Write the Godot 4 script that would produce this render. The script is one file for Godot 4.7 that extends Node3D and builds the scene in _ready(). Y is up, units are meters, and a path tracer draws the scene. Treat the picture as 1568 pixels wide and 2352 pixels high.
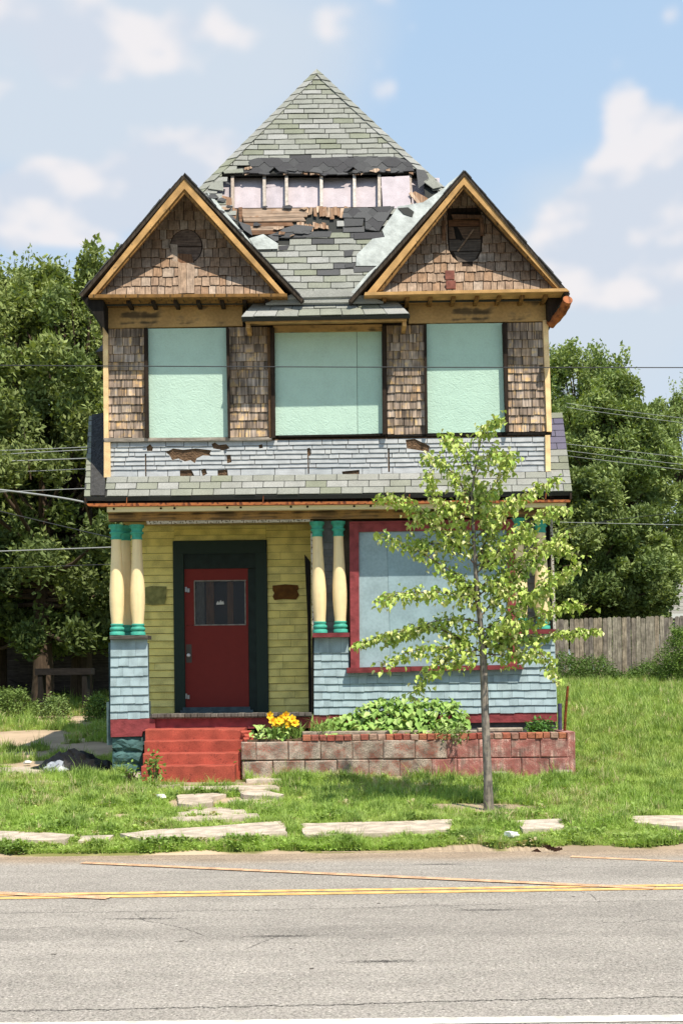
extends Node3D

const F := 2929.0
const EYE := Vector3(0, 1.6, 17.75)
const ROLL := 0.01134
var CR := cos(ROLL)
var SR := sin(ROLL)
var rng := RandomNumberGenerator.new()
var used := {}
var T := {}
var M := {}

# ---------------------------------------------------------------- shapes
class Shape:
	var v := PackedVector3Array()
	var n := PackedVector3Array()

	func tri(a: Vector3, b: Vector3, c: Vector3) -> void:
		var k := (b - a).cross(c - a)
		if k.length_squared() < 1e-14:
			return
		k = k.normalized()
		v.append(a); v.append(c); v.append(b)
		n.append(k); n.append(k); n.append(k)

	func tris(a: Vector3, b: Vector3, c: Vector3, na: Vector3, nb: Vector3, nc: Vector3) -> void:
		v.append(a); v.append(c); v.append(b)
		n.append(na); n.append(nc); n.append(nb)

	func quad(a: Vector3, b: Vector3, c: Vector3, d: Vector3) -> void:
		tri(a, b, c)
		tri(a, c, d)

	func box(at: Vector3, s: Vector3, b := Basis()) -> void:
		var h := s * 0.5
		var p := []
		for i in 8:
			p.append(at + b * Vector3(h.x * (1 if i & 1 else -1), h.y * (1 if i & 2 else -1), h.z * (1 if i & 4 else -1)))
		quad(p[4], p[5], p[7], p[6]); quad(p[1], p[0], p[2], p[3])
		quad(p[5], p[1], p[3], p[7]); quad(p[0], p[4], p[6], p[2])
		quad(p[6], p[7], p[3], p[2]); quad(p[0], p[1], p[5], p[4])

	# a box whose front edges are bevelled
	func cbox(at: Vector3, s: Vector3, r: float, wob := 0.0, g: RandomNumberGenerator = null) -> void:
		var h := s * 0.5
		var f := []
		var m := []
		var k := []
		for c in [[-1, -1], [1, -1], [1, 1], [-1, 1]]:
			var j := Vector3.ZERO
			if g:
				j = Vector3(g.randf_range(-wob, wob), g.randf_range(-wob, wob), g.randf_range(-wob, wob))
			f.append(at + Vector3(c[0] * (h.x - r), c[1] * (h.y - r), h.z) + j)
			m.append(at + Vector3(c[0] * h.x, c[1] * h.y, h.z - r) + j * 0.6)
			k.append(at + Vector3(c[0] * h.x, c[1] * h.y, -h.z))
		quad(f[0], f[1], f[2], f[3])
		for i in 4:
			var o := (i + 1) % 4
			quad(f[o], f[i], m[i], m[o])
			quad(m[o], m[i], k[i], k[o])
		quad(k[1], k[0], k[3], k[2])

	func prism(given: Array, back: Vector3) -> void:
		var p := []
		for q in given:
			if p.is_empty() or p[-1].distance_squared_to(q) > 1e-8:
				p.append(q)
		if p.size() > 2 and p[0].distance_squared_to(p[-1]) < 1e-8:
			p.pop_back()
		if p.size() < 3:
			return
		var k := Vector3.ZERO
		for i in p.size():
			k += p[i].cross(p[(i + 1) % p.size()])
		if k.length_squared() < 1e-12:
			return
		if k.dot(back) > 0:
			p.reverse()
			k = -k
		k = k.normalized()
		var ax := k.cross(Vector3.UP if absf(k.y) < 0.9 else Vector3.RIGHT).normalized()
		var ay := k.cross(ax)
		var flat := PackedVector2Array()
		for q in p:
			flat.append(Vector2(q.dot(ax), q.dot(ay)))
		var ix := Geometry2D.triangulate_polygon(flat)
		for i in range(0, ix.size(), 3):
			var a: Vector3 = p[ix[i]]
			var b: Vector3 = p[ix[i + 1]]
			var c: Vector3 = p[ix[i + 2]]
			if (b - a).cross(c - a).dot(k) < 0:
				var t := b
				b = c
				c = t
			tri(a, b, c)
			tri(a + back, c + back, b + back)
		for i in p.size():
			var a: Vector3 = p[i]
			var b: Vector3 = p[(i + 1) % p.size()]
			quad(a, a + back, b + back, b)

	func tube(path: Array, radii: Array, sides := 7, caps := true) -> void:
		var rings := []
		var norms := []
		var side := Vector3.ZERO
		for i in path.size():
			var t: Vector3 = (path[mini(i + 1, path.size() - 1)] - path[maxi(i - 1, 0)]).normalized()
			if side == Vector3.ZERO:
				side = t.cross(Vector3(0.31, 0.2, 0.93)).normalized()
			side = (side - t * side.dot(t)).normalized()
			var up := t.cross(side)
			var r := []
			var q := []
			for s in sides:
				var a := TAU * s / sides
				var d := side * cos(a) + up * sin(a)
				q.append(d)
				r.append(path[i] + d * radii[i])
			rings.append(r)
			norms.append(q)
		for i in path.size() - 1:
			for s in sides:
				var o := (s + 1) % sides
				tris(rings[i][s], rings[i][o], rings[i + 1][o], norms[i][s], norms[i][o], norms[i + 1][o])
				tris(rings[i][s], rings[i + 1][o], rings[i + 1][s], norms[i][s], norms[i + 1][o], norms[i + 1][s])
		if caps:
			for s in sides:
				var o := (s + 1) % sides
				tri(path[0], rings[0][o], rings[0][s])
				tri(path[-1], rings[-1][s], rings[-1][o])

	# profile: Vector2(radius, height) from the top down
	func lathe(at: Vector3, prof: Array, sides := 24, lean := Vector3.ZERO) -> void:
		var nr := []
		for i in prof.size():
			var d: Vector2 = prof[mini(i + 1, prof.size() - 1)] - prof[maxi(i - 1, 0)]
			nr.append(Vector2(-d.y, d.x).normalized())
		for i in prof.size() - 1:
			for s in sides:
				var a := TAU * s / sides
				var b := TAU * (s + 1) / sides
				var p := []
				var q := []
				for e in [[i, a], [i, b], [i + 1, b], [i + 1, a]]:
					var r: Vector2 = prof[e[0]]
					p.append(at + lean * r.y + Vector3(r.x * sin(e[1]), r.y, r.x * cos(e[1])))
					q.append(Vector3(nr[e[0]].x * sin(e[1]), nr[e[0]].y, nr[e[0]].x * cos(e[1])))
				tris(p[3], p[2], p[1], q[3], q[2], q[1])
				tris(p[3], p[1], p[0], q[3], q[1], q[0])
		for s in sides:
			var a := TAU * s / sides
			var b := TAU * (s + 1) / sides
			for e in [prof[0], prof[-1]]:
				var c: Vector3 = at + lean * e.y + Vector3(0, e.y, 0)
				var x := c + Vector3(e.x * sin(a), 0, e.x * cos(a))
				var y := c + Vector3(e.x * sin(b), 0, e.x * cos(b))
				if e == prof[0]:
					tri(c, x, y)
				else:
					tri(c, y, x)

	func mesh() -> ArrayMesh:
		var am := ArrayMesh.new()
		if v.is_empty():
			return am
		var a := []
		a.resize(Mesh.ARRAY_MAX)
		a[Mesh.ARRAY_VERTEX] = v
		a[Mesh.ARRAY_NORMAL] = n
		am.add_surface_from_arrays(Mesh.PRIMITIVE_TRIANGLES, a)
		return am

# ---------------------------------------------------------------- places
# measured on the photograph: where the point (px, py) lies on the upright plane z
func P(px: float, py: float, z: float) -> Vector3:
	var dx := px - 784.0
	var uy := 1560.0 - py
	var k := (EYE.z - z) / F
	return Vector3((dx * CR + uy * SR) * k, EYE.y + (-dx * SR + uy * CR) * k, z)

func on(px: float, py: float, pl: Plane) -> Vector3:
	var d := P(px, py, EYE.z - 1.0) - EYE
	var hit = pl.intersects_ray(EYE, d)
	return hit if hit != null else EYE + d * 20.0

func seen_at(p: Vector3) -> Vector2:
	var k := F / (EYE.z - p.z)
	var x := p.x * k
	var y := (p.y - EYE.y) * k
	return Vector2(784.0 + x * CR - y * SR, 1560.0 - x * SR - y * CR)

func land(x: float, z: float) -> float:
	var t := [[6.2, -0.03], [6.02, 0.0], [5.8, 0.035], [5.3, 0.085], [4.4, 0.115], [3.4, 0.13], [2.2, 0.2], [1.2, 0.31], [0.0, 0.3], [-2.0, 0.42], [-19.0, 1.46], [-60.0, 2.0], [-400.0, 2.4]]
	var y: float = t[0][1]
	for i in t.size() - 1:
		if z <= t[i][0] and z >= t[i + 1][0]:
			y = lerpf(t[i][1], t[i + 1][1], (t[i][0] - z) / (t[i][0] - t[i + 1][0]))
			break
		if z < t[i + 1][0]:
			y = t[i + 1][1]
	return y + 0.02 * sin(x * 1.7 + z) * sin(z * 1.3 - x * 0.4) * clampf((5.9 - z) * 0.6, 0, 1)

func ground_at(px: float, py: float) -> Vector3:
	var d := P(px, py, EYE.z - 1.0) - EYE
	var t := 8.0
	while t < 120.0:
		var p := EYE + d * t
		if p.y <= land(p.x, p.z):
			return p
		t += 0.03
	return EYE + d * 60.0

func road_at(px: float, py: float) -> Vector3:
	return on(px, py, Plane(Vector3.UP, 0.0))

func flat_points(list: Array, z: float) -> Array:
	var o := []
	for q in list:
		o.append(P(q[0], q[1], z))
	return o

# ---------------------------------------------------------------- nodes
func numbered(called: String) -> String:
	var k: int = used.get(called, -1) + 1
	used[called] = k
	return called if k == 0 else "%s_%03d" % [called, k]

func tag(o: Node3D, label: String, category: String, group := "", kind := "") -> Node3D:
	o.set_meta("label", label)
	o.set_meta("category", category)
	if group:
		o.set_meta("group", group)
	if kind:
		o.set_meta("kind", kind)
	return o

func thing(called: String, label: String, category: String, at := Vector3.ZERO, group := "") -> Node3D:
	var o := Node3D.new()
	o.name = numbered(called)
	add_child(o)
	o.position = at
	return tag(o, label, category, group)

func part(called: String, parent: Node3D, at := Vector3.ZERO) -> Node3D:
	var o := Node3D.new()
	o.name = called
	o.position = at
	parent.add_child(o, true)
	return o

func put(called: String, sh, m: Material, parent: Node3D = null) -> MeshInstance3D:
	var o := MeshInstance3D.new()
	o.mesh = sh.mesh() if sh is Shape else sh
	o.material_override = m
	if parent == null:
		o.name = numbered(called)
		add_child(o)
	else:
		o.name = called
		parent.add_child(o, true)
	return o

func ground_piece(called: String, sh, m: Material, parent: Node3D = null) -> MeshInstance3D:
	var o := put(called, sh, m, parent)
	if parent == null:
		o.set_meta("kind", "structure")
	return o

func many(called: String, mesh: Mesh, m: Material, where: Array, tints: Array, parent: Node3D = null) -> MultiMeshInstance3D:
	var mm := MultiMesh.new()
	mm.transform_format = MultiMesh.TRANSFORM_3D
	mm.use_colors = not tints.is_empty()
	mm.mesh = mesh
	mm.instance_count = where.size()
	for i in where.size():
		mm.set_instance_transform(i, where[i])
		if mm.use_colors:
			mm.set_instance_color(i, tints[i])
	var o := MultiMeshInstance3D.new()
	o.multimesh = mm
	o.material_override = m
	o.set_meta("kind", "stuff")
	if parent == null:
		o.name = numbered(called)
		add_child(o)
	else:
		o.name = called
		parent.add_child(o, true)
	return o

# a board whose corners (x0, y0) and (x1, y1) were measured on the photograph, upright in the scene
func board(sh: Shape, x0: float, y0: float, x1: float, y1: float, z: float, thick: float, r := 0.0) -> void:
	var c := P((x0 + x1) * 0.5, (y0 + y1) * 0.5, z)
	var k := (EYE.z - z) / F
	var s := Vector3((x1 - x0) * k, (y1 - y0) * k, thick)
	if r > 0.0:
		sh.cbox(c - Vector3(0, 0, thick * 0.5), s, r)
	else:
		sh.box(c - Vector3(0, 0, thick * 0.5), s)

func outline(sh: Shape, list: Array, z: float, thick: float) -> void:
	sh.prism(flat_points(list, z), Vector3(0, 0, -thick))

# ---------------------------------------------------------------- textures and materials
func field(sd: int, freq: float, oct := 4, w := 512, h := 512, kind := FastNoiseLite.TYPE_SIMPLEX_SMOOTH) -> PackedByteArray:
	var fn := FastNoiseLite.new()
	fn.seed = sd
	fn.frequency = freq
	fn.noise_type = kind
	fn.fractal_type = FastNoiseLite.FRACTAL_FBM
	fn.fractal_octaves = oct
	var im := fn.get_seamless_image(w, h)
	if w != 512 or h != 512:
		im.resize(512, 512, Image.INTERPOLATE_CUBIC)
	im.convert(Image.FORMAT_L8)
	return im.get_data()

func picture(d: PackedByteArray, n := 512) -> ImageTexture:
	return ImageTexture.create_from_image(Image.create_from_data(n, n, false, Image.FORMAT_RGB8, d))

func grey_picture(d: PackedByteArray, n := 512) -> ImageTexture:
	return ImageTexture.create_from_image(Image.create_from_data(n, n, false, Image.FORMAT_L8, d))

func sideways(t: ImageTexture) -> ImageTexture:
	var im: Image = t.get_image().duplicate()
	im.rotate_90(CLOCKWISE)
	return ImageTexture.create_from_image(im)

# weathered paint: two colours, the share of paint left, grain along the height of the picture
func peel(paint: Color, under: Color, left: float, sd: int, freq := 0.012, soft := 0.05, streak := 0.35, fine := 0.0) -> ImageTexture:
	var a := field(sd, freq, 5)
	var g := field(sd + 7, 0.04, 3, 512, 26)
	var b := field(sd + 11, 0.006, 2)
	var f := field(sd + 13, 0.09, 3)
	var d := PackedByteArray()
	d.resize(512 * 512 * 3)
	var edge := 1.0 - left
	for i in 512 * 512:
		var gr := g[i] / 255.0
		var x := (a[i] / 255.0) * (1.0 - streak - fine) + gr * streak + fine * f[i] / 255.0
		var s := smoothstep(edge - soft, edge + soft, x * 0.75 + 0.125)
		var sh := 0.88 + 0.26 * (b[i] / 255.0 - 0.5) + 0.14 * f[i] / 255.0
		var wd := 0.55 + 0.75 * (gr if streak > 0.0 else f[i] / 255.0) + 0.35 * (b[i] / 255.0 - 0.5)
		d[i * 3] = int(clampf(lerpf(under.r * wd, paint.r * sh, s), 0, 1) * 255.0)
		d[i * 3 + 1] = int(clampf(lerpf(under.g * wd, paint.g * sh, s), 0, 1) * 255.0)
		d[i * 3 + 2] = int(clampf(lerpf(under.b * wd, paint.b * sh, s), 0, 1) * 255.0)
	return picture(d)

func grey_mix(parts: Array, low: float, high: float) -> ImageTexture:
	var d := PackedByteArray()
	d.resize(512 * 512)
	for i in 512 * 512:
		var s := 0.0
		for p in parts:
			s += p[0][i] * p[1]
		d[i] = int(clampf(low + (high - low) * s / 255.0, 0, 1) * 255.0)
	return grey_picture(d)

func speckle(low: float, high: float, sd: int, blur := true) -> PackedByteArray:
	var g := RandomNumberGenerator.new()
	g.seed = sd
	var d := PackedByteArray()
	d.resize(512 * 512)
	for i in 512 * 512:
		d[i] = int(255.0 * lerpf(low, high, g.randf()))
	return d

func flakes(sd: int) -> Array:
	var g := RandomNumberGenerator.new()
	g.seed = sd
	var d := PackedByteArray()
	d.resize(512 * 512)
	d.fill(128)
	for k in 5200:
		var c := Vector2(g.randf() * 512, g.randf() * 512)
		var a := g.randf_range(-0.9, 0.9) + (PI / 2 if g.randf() < 0.35 else 0.0)
		var u := Vector2(cos(a), sin(a))
		var w := Vector2(-u.y, u.x)
		var lx := g.randf_range(6, 20)
		var ly := g.randf_range(1.0, 3.0)
		var t := g.randi_range(70, 200)
		var x := -lx
		while x <= lx:
			var y := -ly
			while y <= ly:
				var q := c + u * x + w * y
				d[posmod(int(q.y), 512) * 512 + posmod(int(q.x), 512)] = t
				y += 0.8
			x += 0.8
	return [d]

func skin(tint: Color, rough := 0.85, tex: Texture2D = null, size := 1.0, relief: Texture2D = null, depth := 0.0, over: Texture2D = null, over_size := 1.0) -> StandardMaterial3D:
	var m := StandardMaterial3D.new()
	m.albedo_color = tint
	m.roughness = rough
	m.metallic_specular = 0.35
	m.uv1_triplanar = true
	m.uv1_world_triplanar = true
	m.uv1_scale = Vector3.ONE / size
	m.uv1_offset = Vector3(rng.randf() * 5, rng.randf() * 5, rng.randf() * 5)
	m.albedo_texture = tex
	if relief:
		m.heightmap_enabled = true
		m.heightmap_texture = relief
		m.heightmap_scale = depth
	if over:
		m.detail_enabled = true
		m.detail_blend_mode = BaseMaterial3D.BLEND_MODE_MUL
		m.detail_albedo = over
		m.detail_uv_layer = BaseMaterial3D.DETAIL_UV_2
		m.uv2_triplanar = true
		m.uv2_world_triplanar = true
		m.uv2_scale = Vector3.ONE / over_size
		m.uv2_offset = Vector3(rng.randf() * 5, rng.randf() * 5, rng.randf() * 5)
	return m

func c8(r: float, g: float, b: float) -> Color:
	return Color(r / 255.0, g / 255.0, b / 255.0)

# a few tones of one material, each with the grain at another place
func tones(colors: Array, rough: float, tex: Texture2D, size: float, relief: Texture2D = null, depth := 0.0, over: Texture2D = null, over_size := 1.0) -> Array:
	var o := []
	for c in colors:
		o.append(skin(c, rough, tex, size, relief, depth, over, over_size))
	return o

func pick(a: Array):
	return a[rng.randi() % a.size()]

func paint_box() -> void:
	var g1 := field(3, 0.05, 3, 512, 26)
	var g2 := field(4, 0.012, 4)
	var g3 := field(5, 0.1, 2)
	var dust := speckle(0.0, 1.0, 9)
	T.grain = grey_mix([[g1, 0.6], [g2, 0.25], [g3, 0.15]], 0.45, 1.12)
	T.grain_side = sideways(T.grain)
	T.stain = grey_mix([[field(21, 0.008, 5), 0.8], [g3, 0.2]], 0.72, 1.1)
	T.soft = grey_mix([[field(22, 0.01, 4), 0.6], [field(23, 0.09, 3), 0.4]], 0.84, 1.08)
	T.grit = grey_mix([[dust, 0.55], [field(24, 0.16, 2), 0.45]], 0.55, 1.2)
	T.grit_soft = grey_mix([[dust, 0.4], [field(25, 0.12, 3), 0.6]], 0.7, 1.15)
	T.lumps = grey_mix([[field(26, 0.02, 5), 1.0]], 0.0, 1.0)
	T.chip = grey_picture(flakes(31)[0])
	T.chip_soft = grey_mix([[flakes(31)[0], 0.75], [g3, 0.25]], 0.88, 1.12)
	T.shingle_paint = peel(c8(224, 194, 146), c8(176, 161, 149), 0.38, 41, 0.012, 0.09, 0.4)
	T.trim = peel(c8(192, 162, 116), c8(134, 118, 96), 0.62, 51, 0.012, 0.09, 0.35)
	T.trim_side = sideways(T.trim)
	T.rake = peel(c8(202, 164, 112), c8(156, 134, 104), 0.74, 53, 0.012, 0.05, 0.2)
	T.peach = peel(c8(255, 222, 172), c8(212, 180, 140), 0.92, 55, 0.02, 0.05, 0.2)
	T.oldwood = peel(c8(154, 122, 96), c8(170, 155, 142), 0.34, 57, 0.008, 0.12, 0.3)
	T.block = peel(c8(166, 108, 94), c8(196, 184, 172), 0.42, 61, 0.007, 0.1, 0.0, 0.5)
	T.block_red = peel(c8(172, 112, 106), c8(206, 178, 168), 0.52, 63, 0.008, 0.14, 0.1, 0.4)
	T.beam_side = sideways(peel(c8(172, 138, 96), c8(136, 114, 92), 0.5, 65, 0.006, 0.1, 0.4))
	T.step = peel(c8(188, 94, 78), c8(160, 82, 70), 0.7, 67, 0.012, 0.12, 0.0, 0.3)
	T.rust = peel(c8(196, 128, 80), c8(128, 78, 54), 0.55, 69, 0.015, 0.1, 0.1)
	T.even = grey_mix([[field(22, 0.01, 4), 0.5], [field(23, 0.09, 3), 0.5]], 0.95, 1.04)
	T.drip = grey_mix([[field(74, 0.03, 3, 512, 16), 0.6], [field(75, 0.008, 3), 0.4]], 0.9, 1.06)
	T.wear = peel(c8(255, 255, 255), c8(186, 176, 166), 0.86, 73, 0.02, 0.06, 0.15, 0.35)
	T.white_old = peel(c8(205, 200, 192), c8(96, 78, 62), 0.6, 71, 0.02, 0.04, 0.2)

# ---------------------------------------------------------------- sky
func air() -> PanoramaSkyMaterial:
	var w := 1792
	var h := 896
	var fn := FastNoiseLite.new()
	fn.seed = 12
	fn.noise_type = FastNoiseLite.TYPE_SIMPLEX_SMOOTH
	fn.frequency = 1.0
	fn.fractal_octaves = 6
	fn.fractal_gain = 0.52
	var veil := FastNoiseLite.new()
	veil.seed = 5
	veil.frequency = 0.6
	veil.fractal_octaves = 4
	var puff := FastNoiseLite.new()
	puff.seed = 31
	puff.noise_type = FastNoiseLite.TYPE_SIMPLEX_SMOOTH
	puff.frequency = 2.3
	puff.fractal_octaves = 5
	# thin veils and heaped clouds: direction (x, y over -z), size, strength
	var veils := []
	for b in [[250, 60, 640, 230, 1.1], [330, 280, 480, 200, 0.95], [60, 420, 260, 130, 0.6], [1430, 600, 360, 270, 1.3], [1280, 740, 420, 150, 0.6], [1150, 220, 330, 260, -0.7], [40, 410, 90, 60, -0.5]]:
		veils.append([(b[0] - 784.0) / F, (1560.0 - b[1]) / F, b[2] / F, b[3] / F, b[4]])
	var heaps := []
	for b in [[60, 500, 220, 80, 1.0], [130, 440, 150, 70, 1.0], [310, 440, 220, 95, 1.05], [480, 330, 190, 80, 0.7], [80, 70, 230, 100, 0.66], [320, 110, 200, 90, 0.45], [1510, 350, 150, 110, 1.1], [1440, 490, 210, 130, 1.0], [1330, 640, 200, 90, 0.55], [1300, 540, 170, 90, 0.68], [1420, 620, 70, 60, 0.75], [1500, 640, 200, 90, 0.5], [905, 160, 75, 75, 0.5], [975, 80, 38, 40, 0.48], [1440, 50, 40, 70, 0.42], [1375, 80, 30, 30, 0.36], [1555, 40, 70, 55, 0.55], [760, 90, 80, 110, 0.38], [1200, 300, 200, 250, -0.75], [1150, 60, 160, 90, -0.4], [620, 200, 130, 80, -0.2], [1050, 60, 130, 120, -0.3]]:
		heaps.append([(b[0] - 784.0) / F, (1560.0 - b[1]) / F, b[2] / F, b[3] / F, b[4]])
	var d := PackedFloat32Array()
	d.resize(w * h * 3)
	for r in h:
		var th := PI * (r + 0.5) / h
		var y := cos(th)
		var s := sin(th)
		for c in w:
			var at := (r * w + c) * 3
			if y < -0.02:
				d[at] = 0.2; d[at + 1] = 0.21; d[at + 2] = 0.17
				continue
			var ph := TAU * (c + 0.5) / w
			var x := sin(ph) * s
			var z := -cos(ph) * s
			var up := clampf(y, 0, 1)
			var k := 3.0 / (up + 0.35)
			var n := fn.get_noise_3d(x * k, y * k * 1.5, z * k)
			var low := veil.get_noise_2d(x * k, z * k)
			var va := 0.1 + low * 0.9
			var ha := -0.22 + low * 0.5
			if z < -0.2:
				var sx := x / -z
				var sy := y / -z
				if absf(sx) < 0.5 and sy < 0.8:
					va = 0.1 + low * 0.4
					ha = -0.2 + low * 0.15
					for b in veils:
						var e: float = pow((sx - b[0]) / b[2], 2) + pow((sy - b[1]) / b[3], 2)
						if e < 5.0:
							va += b[4] * exp(-e * 1.1)
					for b in heaps:
						var e: float = pow((sx - b[0]) / b[2], 2) + pow((sy - b[1]) / b[3], 2)
						if e < 5.0:
							ha += b[4] * exp(-e * 1.1)
			var tt := pow(1.0 - up, 2.2)
			var br := lerpf(0.38, 0.74, tt)
			var bg := lerpf(0.585, 0.86, tt)
			var bb := lerpf(0.86, 0.965, tt)
			var vd := smoothstep(0.0, 1.0, va + n * 0.3) * 0.9
			br = lerpf(br, 0.68, vd)
			bg = lerpf(bg, 0.76, vd)
			bb = lerpf(bb, 0.855, vd)
			if ha > -0.75:
				var f := puff.get_noise_3d(x * k, y * k * 1.6, z * k)
				var f2 := puff.get_noise_3d(x * k, (y + 0.018) * k * 1.6, z * k)
				var hd := smoothstep(0.02, 0.3, f * 0.75 + ha)
				if hd > 0.0:
					# lit from above: darker where more cloud lies over this spot
					var lit := clampf(0.62 + (f - f2) * 2.6 - smoothstep(0.3, 1.0, f * 0.7 + ha) * 0.25 + n * 0.25, 0, 1)
					br = lerpf(br, lerpf(0.68, 0.93, lit), hd * 0.92)
					bg = lerpf(bg, lerpf(0.745, 0.90, lit), hd * 0.92)
					bb = lerpf(bb, lerpf(0.85, 0.915, lit), hd * 0.92)
			d[at] = br
			d[at + 1] = bg
			d[at + 2] = bb
	var im := Image.create_from_data(w, h, false, Image.FORMAT_RGBF, d.to_byte_array())
	var m := PanoramaSkyMaterial.new()
	m.panorama = ImageTexture.create_from_image(im)
	m.energy_multiplier = 0.75
	return m

func light_and_lens() -> void:
	var cam := Camera3D.new()
	cam.name = "camera"
	cam.position = EYE
	cam.rotation.z = -ROLL
	cam.projection = Camera3D.PROJECTION_FRUSTUM
	cam.near = 0.1
	cam.far = 900.0
	cam.size = 2352.0 / F * cam.near
	cam.frustum_offset = Vector2(0, 384.0 / F * cam.near)
	add_child(cam)
	cam.current = true
	var e := Environment.new()
	e.background_mode = Environment.BG_SKY
	e.sky = Sky.new()
	e.sky.sky_material = air()
	e.tonemap_mode = Environment.TONE_MAPPER_LINEAR
	e.tonemap_exposure = 1.3
	e.sdfgi_enabled = true
	e.ssao_enabled = true
	e.ssil_enabled = true
	var we := WorldEnvironment.new()
	we.name = "air"
	we.environment = e
	add_child(we)
	var sun := DirectionalLight3D.new()
	sun.name = "sun"
	sun.light_energy = 1.5
	sun.light_color = Color(1.0, 0.955, 0.88)
	sun.light_angular_distance = 0.5
	sun.shadow_enabled = true
	add_child(sun)
	sun.look_at_from_position(Vector3(0.62, 2.0, 1.0) * 20.0, Vector3.ZERO, Vector3.UP)

# ---------------------------------------------------------------- street and ground
var bare_noise := FastNoiseLite.new()
const BARE := [[40, 1700, 150, 20], [200, 1722, 90, 18], [120, 1652, 190, 7], [20, 1612, 120, 5], [160, 1610, 120, 6], [150, 1770, 190, 16], [1100, 1858, 150, 13], [1250, 1856, 60, 6], [1000, 1800, 70, 5], [860, 1818, 60, 6], [480, 1800, 170, 9], [560, 1842, 60, 9], [470, 1870, 70, 5], [1010, 1785, 300, 5], [60, 1735, 90, 8], [190, 1664, 90, 6], [1320, 1780, 60, 6], [280, 1880, 25, 10], [1175, 1688, 40, 4], [420, 1850, 40, 14]]

# how bare the ground is: 0 grown over, 1 naked earth
func bare(x: float, z: float) -> float:
	var q := seen_at(Vector3(x, land(x, z), z))
	var s := 0.0
	for b in BARE:
		var e := Vector2((q.x - b[0]) / b[2], (q.y - b[1]) / b[3]).length_squared()
		if e < 3.0:
			s = maxf(s, 1.25 - e * 0.75)
	var n := bare_noise.get_noise_2d(x * 1.0, z * 1.0)
	if z > 5.5:
		s += 0.6 * smoothstep(5.84, 6.0, z + n * 0.22)
	s += n * 0.85
	if x < -3.4 and z < 1.0:
		s += 0.1
	return smoothstep(0.3, 0.62, s)

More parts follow.
